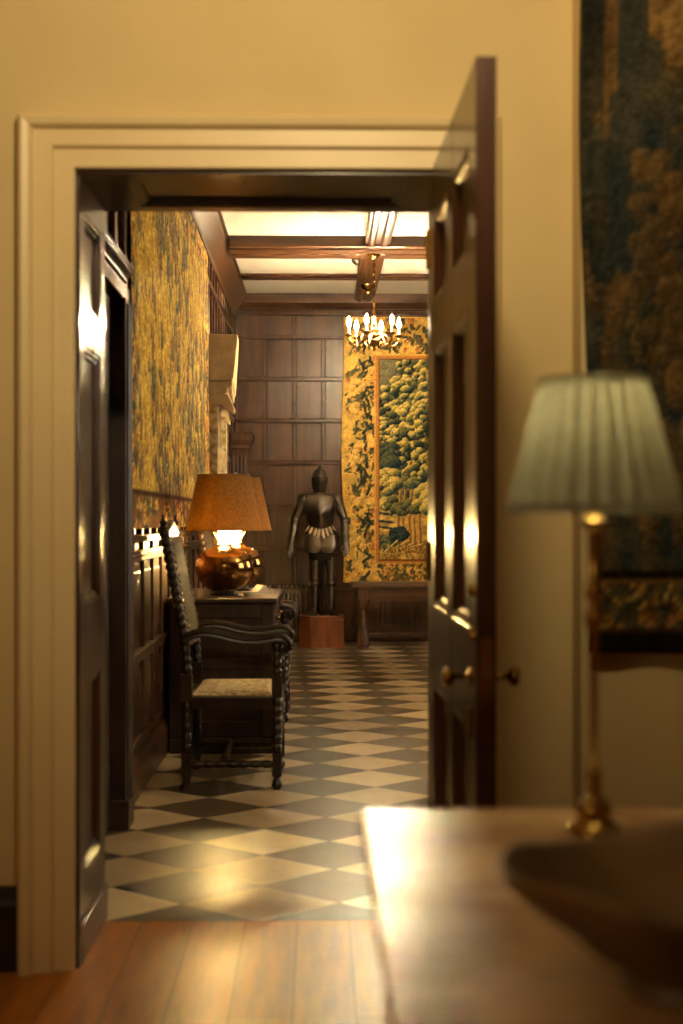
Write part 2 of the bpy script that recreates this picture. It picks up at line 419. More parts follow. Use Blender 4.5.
# dark lining of the deep doorway: stop bead, panelled left reveal, soffit, right reveal
b = B(); t_ = .0
def reveal(xf, s):   # xf face x, s = direction into the opening
    def bx(x0_, x1_, *r):
        b.box(min(x0_, x1_), max(x0_, x1_), *r)
    bx(xf-s*.02, xf+s*.010, 3.701, 3.735, 0, OT-.012)          # bead
    base = xf - s*.013; stile = xf + s*.004
    bx(xf-s*.02, base, 3.735, YH, 0, OT)
    for ya, yb in ((3.735, 3.82), (4.09, YH)): bx(base, stile, ya, yb, 0, OT)
    for z0_, z1_ in ((0,.233), (.735,.94), (1.63,1.725), (1.985,OT)): bx(base, stile, 3.82, 4.09, z0_, z1_)
    for z0_, z1_ in ((.233,.735), (.94,1.63), (1.725,1.985)):
        for k in range(2):
            i_ = .012*k; d_ = stile - s*(.003+.006*k)
            bx(base, d_, 3.82+i_, 3.82+i_+.012, z0_, z1_); bx(base, d_, 4.09-i_-.012, 4.09-i_, z0_, z1_)
            bx(base, d_, 3.82, 4.09, z0_+i_, z0_+i_+.012); bx(base, d_, 3.82, 4.09, z1_-i_-.012, z1_-i_)
    bx(base, xf+s*.012, 3.735, YH+.002, 0, .10)
reveal(OL, 1); reveal(OR, -1)
z = OT
b.box(HL, HR, 3.701, 3.735, z-.010, HT)
b.box(OL, OR, 3.735, YH, z+.013, HT)
for ya, yb in ((3.735, 3.82), (4.11, YH)): b.box(OL, OR, ya, yb, z-.004, z+.013)
b.box(OL, OL+.12, 3.82, 4.11, z-.004, z+.013); b.box(OR-.09, OR, 3.82, 4.11, z-.004, z+.013)
for k in range(2):
    w0, w1, zz = .014*k, .014*(k+1), z-.001+.006*k
    b.box(OL+.12+w0, OL+.12+w1, 3.82, 4.11, zz, z+.013); b.box(OR-.09-w1, OR-.09-w0, 3.82, 4.11, zz, z+.013)
    b.box(OL+.12, OR-.09, 3.82+w0, 3.82+w1, zz, z+.013); b.box(OL+.12, OR-.09, 4.11-w1, 4.11-w0, zz, z+.013)
struct(b.obj('trim_doorway_lining', M['mahogany'], bevel=.0015))

# baseboards in the room
b = B(); prof = [(YF, 0), (YF-.025, 0), (YF-.025, .17), (YF-.018, .185), (YF-.012, .215), (YF, .217)]
b.prism(prof, 'x', FL, OL-.146)
struct(b.obj('baseboard_left', M['black']))
b = B(); b.prism(prof, 'x', OR+.146, BX)
b.prism([(3.575, 0), (3.55, 0), (3.55, .17), (3.557, .185), (3.563, .215), (3.575, .217)], 'x', BX, FR)
struct(b.obj('baseboard_right', M['black']))

# ---------------------------------------------------------------- open door leaf (local: y = -width, x = thickness)
DW, DT, DH = .925, .04, 2.045
door = struct(B().box(.0175, .0225, -DW+.06, -.06, .1, DH-.06).obj('door_1', M['mahogany'], loc=(.287, 3.645, .008), rot=(0, 0, math.radians(.95))))
b = B()
zs = [(0,.19), (.745,.945), (1.577,1.70), (1.905,DH)]
for ya, yb in ((-DW,-DW+.115), (-DW/2-.05,-DW/2+.05), (-.115,0)): b.box(0, DT, ya, yb, 0, DH)
for z0_, z1_ in zs:
    b.box(0.0005, DT-.0005, -DW+.115, -DW/2-.05, z0_, z1_); b.box(0.0005, DT-.0005, -DW/2+.05, -.115, z0_, z1_)
b.obj('door_frame', M['mahogany'], door, bevel=.002)
for ya, yb in ((-DW+.115, -DW/2-.05), (-DW/2+.05, -.115)):
    for z0_, z1_ in ((.19,.745), (.945,1.577), (1.70,1.905)):
        b = B()
        def ring(x, i): return [(x, ya+i, z0_+i), (x, yb-i, z0_+i), (x, yb-i, z1_-i), (x, ya+i, z1_-i)]
        b.rings([ring(.002,.0), ring(.0,.007), ring(.004,.013), ring(.010,.017), ring(.011,.021), ring(.0165,.025), ring(.0165,.06), ring(.0235,.06), ring(.0235,.025), ring(.029,.021), ring(.030,.017), ring(.036,.013), ring(.040,.007), ring(.038,0)], cap=False)
        b.box(.0166, .0234, ya+.055, yb-.055, z0_+.055, z1_-.055)
        b.obj('panel', M['mahogany'], door)
# handles, escutcheons, bolts
hz = .848; hy = -DW+.075
for s, x in ((-1, 0), (1, DT)):
    b = B(); b.lathe([(.0,0),(.02,.0),(.02,.003),(.012,.006),(.006,.01),(.006,.03),(.01,.034),(.018,.04),(.02,.047),(.016,.054),(.0,.057)], n=18)
    o = b.obj('door_knob', M['brass'], door, loc=(x, hy, hz), rot=(0, s*PI/2, 0), smooth=True); o['label'] = 'brass knob'
    b = B(); b.box(-.003, .003, -.012, .012, -.03, .03)
    o = b.obj('keyhole_plate', M['brass'], door, loc=(x+s*.003, hy, hz-.09), bevel=.002); o['label'] = 'brass keyhole plate'
for zz in (1.02, .93):
    b = B(); b.lathe([(0,0),(.012,0),(.012,.005),(.006,.012),(0,.013)], n=12)
    b.obj('bolt', M['brass'], door, loc=(0, -DW+.03, zz), rot=(0, -PI/2, 0), smooth=True)
b = B(); b.box(.008, .032, -DW-.002, -DW+.002, .73, .93)
o = b.obj('lock_plate', M['brass'], door)
for zz in (.25, 1.05, 1.85):
    b = B(); b.tube([(-.004, .004, zz-.05), (-.004, .004, zz+.05)], .006, 10)
    b.obj('hinge', M['brass'], door)

# ---------------------------------------------------------------- tapestries (woven picture as colours of a dense cloth)
rng = np.random.default_rng(11)
def s2l(a):
    a = np.clip(a/255.0, 0, 1); return np.where(a <= .04045, a/12.92, ((a+.055)/1.055)**2.4)
def vnoise(W, H, sx, sy):
    gx, gy = int(W/sx)+3, int(H/sy)+3
    g = rng.random((gy, gx)); X = np.arange(W)/sx; Y = np.arange(H)/sy
    xi, yi = X.astype(int), Y.astype(int); fx, fy = X-xi, Y-yi
    fx = fx*fx*(3-2*fx); fy = fy*fy*(3-2*fy)
    a = g[np.ix_(yi, xi)]*(1-fx)+g[np.ix_(yi, xi+1)]*fx; c = g[np.ix_(yi+1, xi)]*(1-fx)+g[np.ix_(yi+1, xi+1)]*fx
    return a*(1-fy[:,None])+c*fy[:,None]
class Canvas:
    def __init__(s, W, H, col):
        s.W, s.H = W, H; s.a = np.zeros((H, W, 3)); s.a[:] = col
        s.X, s.Y = np.meshgrid(np.arange(W), np.arange(H))      # row 0 = bottom
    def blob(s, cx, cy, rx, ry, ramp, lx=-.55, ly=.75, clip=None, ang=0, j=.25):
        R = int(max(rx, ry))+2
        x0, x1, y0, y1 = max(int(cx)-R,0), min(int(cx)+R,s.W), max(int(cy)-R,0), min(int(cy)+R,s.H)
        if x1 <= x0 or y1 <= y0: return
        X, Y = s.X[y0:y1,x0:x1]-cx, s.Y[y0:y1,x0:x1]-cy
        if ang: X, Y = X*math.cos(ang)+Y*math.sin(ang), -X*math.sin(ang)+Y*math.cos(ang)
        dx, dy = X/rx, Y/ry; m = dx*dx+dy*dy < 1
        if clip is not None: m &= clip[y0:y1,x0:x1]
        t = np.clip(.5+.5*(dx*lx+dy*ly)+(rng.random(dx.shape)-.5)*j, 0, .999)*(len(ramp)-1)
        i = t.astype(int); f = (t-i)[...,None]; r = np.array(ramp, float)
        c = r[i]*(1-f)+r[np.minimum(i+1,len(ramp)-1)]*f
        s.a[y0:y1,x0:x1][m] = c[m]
    def line(s, pts, w, col, clip=None):
        for (xa,ya),(xb,yb) in zip(pts, pts[1:]):
            n = int(max(abs(xb-xa), abs(yb-ya)))+1
            for k in range(n+1):
                t = k/n; s.blob(xa+(xb-xa)*t, ya+(yb-ya)*t, w, w, [col, col], clip=clip, j=0)
    def rect(s, x0, y0, x1, y1, col):
        s.a[max(0,int(y0)):int(y1), max(0,int(x0)):int(x1)] = col

def cloth(name, origin, ux, uz, W, H, cell, img, thick, normal, wave=0.006, label=None, wedge=0):
    """img rows from the bottom; the cloth gets a back and edges"""
    nx, nz = W, H
    verts = np.zeros((2, nz, nx, 3)); O = np.array(origin, float); ux = np.array(ux, float); uz = np.array(uz, float); nn = np.array(normal, float)
    I, J = np.meshgrid(np.arange(nx)*cell[0], np.arange(nz)*cell[1])
    wv = wave*(np.sin(I*9+J*.7)*.6+np.sin(I*21+1.3)*.4+1.05)*(1.02-J/J.max())
    edge = wedge*np.sin(J*3.1+.6)*np.clip(1-I/.3, 0, 1)
    base = O + (I+edge)[...,None]*ux + J[...,None]*uz
    verts[0] = base + (wv+thick)[...,None]*nn; verts[1] = base + wv[...,None]*nn
    idx = np.arange(2*nz*nx).reshape(2, nz, nx); faces = []
    for k in range(2):
        a = idx[k]; q = np.stack([a[:-1,:-1], a[:-1,1:], a[1:,1:], a[1:,:-1]], -1).reshape(-1,4); faces.append(q if k == 0 else q[:,::-1])
    def strip(a, c): return np.stack([a[:-1], a[1:], c[1:], c[:-1]], -1)
    for a, c in ((idx[0,0,:], idx[1,0,:]), (idx[0,-1,:], idx[1,-1,:]), (idx[0,:,0], idx[1,:,0]), (idx[0,:,-1], idx[1,:,-1])): faces.append(strip(a, c))
    F = np.concatenate(faces)
    me = bpy.data.meshes.new(name); me.from_pydata(verts.reshape(-1,3).tolist(), [], F.tolist())
    ca = me.color_attributes.new('weave', 'FLOAT_COLOR', 'POINT')
    c = np.ones((2, nz, nx, 4)); c[0,...,:3] = s2l(img); c[1,...,:3] = s2l(img*.8)
    ca.data.foreach_set('color', c.reshape(-1))
    me.polygons.foreach_set('use_smooth', [True]*len(me.polygons))
    bm = bmesh.new(); bm.from_mesh(me); bmesh.ops.recalc_face_normals(bm, faces=bm.faces[:]); bm.to_mesh(me); bm.free()
    me.materials.append(M['weave'])
    o = bpy.data.objects.new(name, me); COL.objects.link(o); return o

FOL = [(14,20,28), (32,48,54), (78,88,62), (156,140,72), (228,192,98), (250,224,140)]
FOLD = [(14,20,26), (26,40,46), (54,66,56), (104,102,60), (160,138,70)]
OCH = [(120,84,34), (186,138,58), (222,178,84), (236,202,118)]
def foliage_mass(cv, cx, cy, R, n, r, ramp, clip, squash=.9):
    pts = []
    for _ in range(n):
        a = rng.random()*2*PI; d = math.sqrt(rng.random())*R
        pts.append((cx+d*math.cos(a), cy+d*math.sin(a)*squash))
    for (x, y) in sorted(pts, key=lambda p: -p[1]):
        rr = r*(.6+.8*rng.random()); cv.blob(x, y, rr, rr*.85, ramp, clip=clip)
def flower_border(cv, x0, y0, x1, y1, n, sc=1.0, dark=True):
    clip = np.zeros((cv.H, cv.W), bool); clip[max(0,int(y0)):int(y1), max(0,int(x0)):int(x1)] = True
    for _ in range(n):
        x, y = x0+rng.random()*(x1-x0), y0+rng.random()*(y1-y0); k = rng.random()
        a = rng.random()*PI
        if k < .45:
            for q in range(3): cv.blob(x+rng.normal()*3*sc, y+rng.normal()*5*sc, (1.2+2*rng.random())*sc, (3+5*rng.random())*sc, [(52,56,46),(92,88,56),(140,116,62)], clip=clip, ang=a+q*.7)
        elif k < .75:
            for q in range(5): cv.blob(x+2.6*sc*math.cos(q*1.257), y+2.6*sc*math.sin(q*1.257), 2.2*sc, 2.2*sc, [(150,104,44),(214,166,76),(238,208,130)], clip=clip)
            cv.blob(x, y, 1.5*sc, 1.5*sc, [(120,70,34),(150,90,44)], clip=clip)
        elif k < .9:
            cv.blob(x, y, 3*sc, 4*sc, [(128,74,36),(184,116,58),(214,160,90)], clip=clip, ang=a)
        else:
            cv.blob(x, y, 4*sc, 1.2*sc, [(86,84,52),(58,66,56)], clip=clip, ang=a)

# back wall tapestry
cw = .0088
TX0 = at(342.5, 0, 13.62).x; TX1 = 2.75; TZ0 = at(0, 583, 13.62).z; TZ1 = at(0, 314, 13.62).z
W, H = int((TX1-TX0)/cw), int((TZ1-TZ0)/cw)
cv = Canvas(W, H, (224,180,88))
px = lambda p: (at(p, 0, 13.62).x-TX0)/cw
py = lambda p: (at(0, p, 13.62).z-TZ0)/cw
n1 = vnoise(W, H, 5, 5); cv.a *= (.86+.3*n1)[...,None]
flower_border(cv, 3, 2, px(375), H-2, 90, .7)
flower_border(cv, px(357), 2, px(375), H-2, 70, .8)
flower_border(cv, px(378), 2, W-3, py(563), 330, .6)
flower_border(cv, px(378), py(352), W-3, H-2, 200, .8)
# bold dark leaves down the side border
for yy in (560, 525, 515, 480, 470, 430, 425, 395, 372, 348):
    for q in range(4):
        cv.blob(px(366)+rng.normal()*4, py(yy)+rng.normal()*7, 1.6, 4.5+3*rng.random(), [(24,32,34),(48,56,50),(84,84,58)], ang=rng.normal()*.9)
for yy in (543, 500, 455, 408, 385):
    for q in range(5): cv.blob(px(357)+3.5*math.cos(q*1.257)+rng.normal()*3, py(yy)+4*math.sin(q*1.257), 3.4, 3.4, [(168,120,50),(226,182,88),(244,214,134)])
IX0, IX1, IY0, IY1 = int(px(381)), W-26, int(py(559)), int(py(357))
cv.rect(px(375.5), py(563), W-20, py(353), (214,160,78)); cv.rect(px(376.5), py(562), W-21, py(354), (190,128,60)); cv.rect(px(379.5), py(560), W-25, py(356), (118,66,30))
clip = np.zeros((H, W), bool); clip[IY0:IY1, IX0:IX1] = True
cv.a[IY0:IY1, IX0:IX1] = (222,186,104)
# sky corner, dark blue-green mass, hillside of trees
cv.rect(IX0, py(400), IX1, IY1, (92,92,76))
for p_ in range(70):
    cv.blob(px(381+rng.random()*14), py(360+rng.random()*26), 8, 5, [(84,84,74),(120,114,90),(140,132,100)], clip=clip)
yy = 366
while yy < 478:
    xx0 = 380 + max(0, (402-yy))*.9 if yy < 402 else 378
    for xx in np.arange(xx0, 520, 9):
        x, y = px(xx+rng.normal()*2.5), py(yy+rng.normal()*3)
        lit = rng.random() < (.75 if yy < 450 else .55)
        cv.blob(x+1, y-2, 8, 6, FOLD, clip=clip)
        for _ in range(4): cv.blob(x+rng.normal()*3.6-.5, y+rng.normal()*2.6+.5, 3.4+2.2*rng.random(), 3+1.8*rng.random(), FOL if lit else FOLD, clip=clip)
    yy += 6
foliage_mass(cv, px(386), py(456), 14, 26, 6, [(14,22,30),(28,44,54),(60,74,68),(110,108,64)], clip)
foliage_mass(cv, px(405), py(494), 20, 46, 7, [(14,22,30),(30,46,56),(58,76,74),(120,118,70),(196,164,80)], clip)
foliage_mass(cv, px(388), py(482), 12, 24, 6, FOL, clip)
# glade with trunks
cv.rect(IX0, IY0, IX1, py(508), (212,172,88))
n2 = vnoise(W, H, 6, 3); reg = np.zeros((H, W), bool); reg[IY0:int(py(508)), IX0:IX1] = True
cv.a[reg] = cv.a[reg]*(.7+.5*n2[reg])[:,None]
for yy in (513, 521, 527): cv.line([(px(380), py(yy)), (px(392), py(yy+1.5))], 1.4, (44,60,66), clip)
for xx, w in ((400, 1.5), (405, 1.2), (411, 1.6), (416, 1.2), (421, 1.8), (433, 2), (452, 2)):
    cv.line([(px(xx), py(552)), (px(xx-1.5), py(520)), (px(xx+1), py(490))], w, (140,94,46), clip); cv.line([(px(xx-1), py(552)), (px(xx-2.5), py(520)), (px(xx), py(490))], w*.45, (214,160,80), clip)
foliage_mass(cv, px(388), py(541), 10, 22, 5.5, [(14,22,30),(30,46,54),(66,80,70),(150,138,74)], clip)
foliage_mass(cv, px(398), py(535), 7, 12, 5, [(14,22,30),(30,46,54),(66,80,70)], clip)
for k in range(8): cv.line([(px(381+k*1.5), py(556-k*.4)), (px(397+k*4), py(541-k*1.0+k*1.6))], .9, (128,92,44) if k % 2 else (236,206,124), clip)
for k in range(90):
    x, y = px(382+rng.random()*100), py(545+rng.random()*14); cv.blob(x, y, 1.2, 3.6, [(92,72,36),(150,116,52),(226,190,104)], clip=clip, ang=rng.normal()*.7)
for xx in (384, 393, 403, 411, 419, 428): foliage_mass(cv, px(xx), py(503+rng.normal()*4), 6, 9, 4.5, FOLD if xx % 2 else FOL, clip)
foliage_mass(cv, px(436), py(500), 20, 44, 7, FOL, clip); foliage_mass(cv, px(470), py(520), 26, 60, 7, FOL, clip)
cv.a += rng.normal(size=(H, W, 1))*7
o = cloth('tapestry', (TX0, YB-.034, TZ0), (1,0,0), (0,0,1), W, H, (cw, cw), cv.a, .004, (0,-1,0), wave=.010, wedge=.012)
tag(o, 'woven woodland tapestry with golden floral border on the far panelled wall', 'tapestry')

# long tapestry on the left wall of the hall
cy, cz = .022, .012
TY0, TY1, TZ0, TZ1 = 6.0, 10.28, 1.125, 3.09
W, H = int((TY1-TY0)/cy), int((TZ1-TZ0)/cz)
cv = Canvas(W, H, (176,138,58))
n = vnoise(W, H, 26, 44)*.6+vnoise(W, H, 9, 26)*.4
cv.a *= (.8+.35*n)[...,None]
clip = np.ones((H, W), bool)
for _ in range(2600):
    x, y = rng.random()*W, 14+rng.random()*(H-14); k = min(.95, max(0, rng.random()*.9 + 1.6*(n[min(int(y),H-1), min(int(x),W-1)]-.53)))
    ramp = [(62,60,52),(104,98,70),(150,136,84)] if k < .2 else ([(88,66,48),(124,96,60),(156,120,74)] if k < .42 else ([(140,110,50),(196,160,66),(234,200,92)] if k < .951 else [(90,92,90),(130,126,104)]))
    cv.blob(x, y, .8+1.6*rng.random(), 2+5*rng.random(), ramp, lx=.5, ly=.6, j=.7)
for _ in range(0):
    x = rng.random()*W; cv.line([(x, 20+rng.random()*30), (x+rng.normal()*6, 80), (x+rng.normal()*10, 150)], 1.3, (104,76,40))
for x0_, x1_ in ((0, 7), (W-11, W)): 
    cv.rect(x0_, 0, x1_, H, (184,132,54)); flower_border(cv, x0_, 0, x1_, H, 90, .6)
cv.rect(0, H-13, W, H, (190,134,56)); flower_border(cv, 0, H-13, W, H, 120, .6)
cv.rect(0, 0, W, 14, (124,84,44)); flower_border(cv, 0, 0, W, 13, 120, .5)
cv.rect(0, 13, W, 15, (70,44,24))
cv.a += rng.normal(size=(H, W, 1))*9
o = cloth('tapestry', (XL+.034, TY0, TZ0), (0,1,0), (0,0,1), W, H, (cy, cz), cv.a, .004, (1,0,0), wave=.008)
tag(o, 'long golden verdure tapestry hanging above the wainscot behind the gilt lamps', 'tapestry')

# dark tapestry in the near room
cw = .011
TX0 = at(583, 0, 3.56).x; TX1 = 2.3; TZ0 = at(0, 652, 3.56).z; TZ1 = 2.85
W, H = int((TX1-TX0)/cw), int((TZ1-TZ0)/cw)
cv = Canvas(W, H, (60,52,34))
px = lambda p: (at(p, 0, 3.56).x-TX0)/cw
py = lambda p: (at(0, p, 3.56).z-TZ0)/cw
for _ in range(160):
    k = rng.random(); ramp = [(18,24,28),(34,42,42),(62,60,42)] if k < .55 else [(50,36,18),(96,70,34),(132,100,50)]
    for q in range(5): cv.blob(rng.random()*W, py(560)+rng.random()*(H-py(560)), 1.5+2.2*rng.random(), 2.5+5*rng.random(), ramp, j=.6)
for (a, y0_, y1_, w, c) in ((591, -60, 130, 1.6, (24,24,22)), (603, 0, 100, 2.4, (24,26,26)), (613, -60, 330, 2.0, (96,68,32)), (618, -60, 200, 1.4, (120,84,42)), (640, -40, 90, 5, (44,50,46)), (650, 120, 240, 5, (26,34,38)), (625, 100, 260, 3, (30,38,40)), (603, 150, 270, 3, (28,34,34))):
    cv.line([(px(a), py(y1_)), (px(a+3), py((y0_+y1_)/2)), (px(a), py(y0_))], w, c)
for _ in range(70):
    cv.blob(px(636+rng.random()*64), py(150+rng.random()*215), 1.2+1.2*rng.random(), 1.6+2*rng.random(), [(50,38,20),(84,62,32),(116,86,46)])
for _ in range(22):
    cv.blob(px(655+rng.random()*40), py(-30+rng.random()*80), 2, 4, [(96,70,36),(150,112,58),(176,132,70)])
nz_ = vnoise(W, H, 4, 9)[...,None]; nb_ = vnoise(W, H, 9, 24)[...,None]
cv.a = cv.a*.62 + .38*(np.array((118,92,54))*nz_ + np.array((40,50,52))*(1-nz_))*(.6+.8*nb_)
cv.rect(0, 0, W, py(572), (84,60,32)); flower_border(cv, 0, py(624), W, py(574), 420, .5)
cv.a[:int(py(572))] *= .75
cv.rect(0, py(576), W, py(567), (26,18,12)); cv.rect(0, py(578), W, py(576), (110,80,40))
cv.rect(0, 0, W, py(628), (22,14,10))  # dark fringe, with the shadow along the bottom painted into its colour
cv.a += rng.normal(size=(H, W, 1))*5
o = cloth('tapestry', (TX0, 3.5745, TZ0), (1,0,0), (0,0,1), W, H, (cw, cw), cv.a, .004, (0,-1,0), wave=.032, wedge=.012)
tag(o, 'dark blue and brown tapestry hanging behind the green pleated lamp', 'tapestry')

# ---------------------------------------------------------------- foreground table, lamp, bowl
TT = .76
t = thing('marble_table', 'marble topped table carrying the brass lamp and dark bowl', 'table', (.06, .93, 0))
TL_, TD = 1.25, 1.066
b = B(); b.box(0, TL_, 0, TD, TT-.032, TT); b.obj('table_top', M['marble'], t, bevel=.005)
b = B(); b.box(.05, TL_-.05, .05, .075, TT-.13, TT-.033); b.box(.05, TL_-.05, TD-.075, TD-.05, TT-.13, TT-.033)
b.box(.05, .075, .075, TD-.075, TT-.13, TT-.033); b.box(TL_-.075, TL_-.05, .075, TD-.075, TT-.13, TT-.033)
b.obj('apron', M['oak_black'], t)
for x in (.09, TL_-.09):
    for y in (.09, TD-.09):
        b = B(); b.box(x-.03, x+.03, y-.03, y+.03, TT-.25, TT-.131)
        b.lathe([(.02,TT-.25),(.032,TT-.28),(.03,TT-.32),(.018,TT-.35),(.026,TT-.42),(.03,TT-.5),(.02,TT-.62),(.028,TT-.65),(.018,TT-.68),(.026,TT-.74),(.02,0)], x, y, 16)
        b.obj('leg', M['oak_black'], t, smooth=True)

lx, ly = at(594, 832, 1.84).x, 1.84
t = thing('table_lamp', 'brass candlestick lamp with sage green pleated shade', 'lamp', (lx, ly, TT))
s_ = 1.84/FPX
Z = lambda p: at(0, p, 1.84).z - TT
b = B(); b.lathe([(0,0),(.034,0),(.034,.005),(.03,.009),(.025,.013),(.02,.018),(.0235,.026),(.0235,.032),(.018,.040),(.010,.046),(.008,.052),(.0,.052)], n=28); b.obj('base', M['brass'], t, smooth=True)
b = B()
prof = [(0,.052),(.008,.052),(.011,.058),(.008,.064),(.011,.07),(.0085,.078),(.0045,.085),(.0055,Z(640)),(.008,Z(630)),(.012,Z(622)),(.013,Z(618)),(.012,Z(614)),(.007,Z(608)),(.007,Z(602)),(.012,Z(596)),(.0135,Z(591)),(.012,Z(586)),(.008,Z(580)),(.009,Z(540)),(.0105,Z(534)),(.009,Z(530)),(.016,Z(525)),(.018,Z(520)),(.012,Z(516)),(.012,Z(500)),(.0,Z(500))]
b.lathe(prof, n=20); b.obj('stem', M['brass'], t, smooth=True)
b = B(); rb, rt, z0_, z1_ = .111, .068, Z(510), Z(381); NP = 24; n = NP*8
fr = lambda tt, z: 1 + .085*(abs(math.sin(NP*tt/2+.4*math.sin(3*tt)))-.6) * min(1, max(0, (z1_+.004-z)/.03))
outer = [(rb, z0_), (rb-.006, z0_+.02)] + [(rb+(rt-rb)*k/8, z0_+(z1_-z0_)*k/8) for k in range(1, 9)]
b.lathe(outer, n=n, fr=fr, cap=False)
b.lathe([(r-.003, z) for r, z in outer], n=n, fr=fr, cap=False)
for k in range(NP):   # the folded-under layer of every pleat
    ta = [2*PI*(k+.0+.13*j)/NP for j in range(5)]
    b.rings([[((r-.013)*math.cos(a), (r-.013)*math.sin(a), z) for a in ta] for r, z in (outer[0], outer[5], outer[-1])], cap=False, closed=False)
shade = b.obj('lamp_shade', M['shade_green'], t, smooth=True)
for r, z, h in ((rb, z0_, .009), (rt, z1_, .008)):
    b = B(); b.lathe([(r+.003, z-h/2), (r+.0045, z), (r+.003, z+h/2), (r-.004, z+h/2), (r-.005, z), (r-.004, z-h/2), (r+.003, z-h/2)], n=48, cap=False); b.obj('trim_band', M['shade_green'], shade, smooth=True)
b = B(); b.sphere((0,0,(z0_+z1_)/2+.052), .02, sz=1.3); b.obj('bulb', M['bulb_dim'], t, smooth=True)
b = B(); b.tube([(0,0,Z(500)), (0,0,(z0_+z1_)/2+.0)], .012, 12); b.obj('socket', M['brass'], t, smooth=True)

bx, by = at(695, 860, 1.22).x, 1.22
bowl_fr = lambda tt, z: 1 + (.05*math.sin(2*tt+.5)+.03*math.sin(3*tt+1))*min(1, (z+.01)/.1)
b = B(); b.lathe([(0,0),(.06,0),(.064,.006),(.06,.014),(.085,.03),(.115,.055),(.145,.075),(.166,.094),(.171,.102),(.167,.107),(.156,.104),(.135,.08),(.105,.055),(.07,.036),(.03,.026),(0,.025)], n=48, fr=bowl_fr)
o = b.obj('bowl', M['bronze'], loc=(bx, by, TT+.0005), smooth=True)
for v in o.data.vertices:
    if v.co.z > .05:
        a = math.atan2(v.co.y, v.co.x); v.co.z += (.006*math.sin(2*a+.4)+.004*math.sin(5*a+1))*(v.co.z-.05)/.05
tag(o, 'large dark irregular bowl near the front of the marble table', 'bowl')

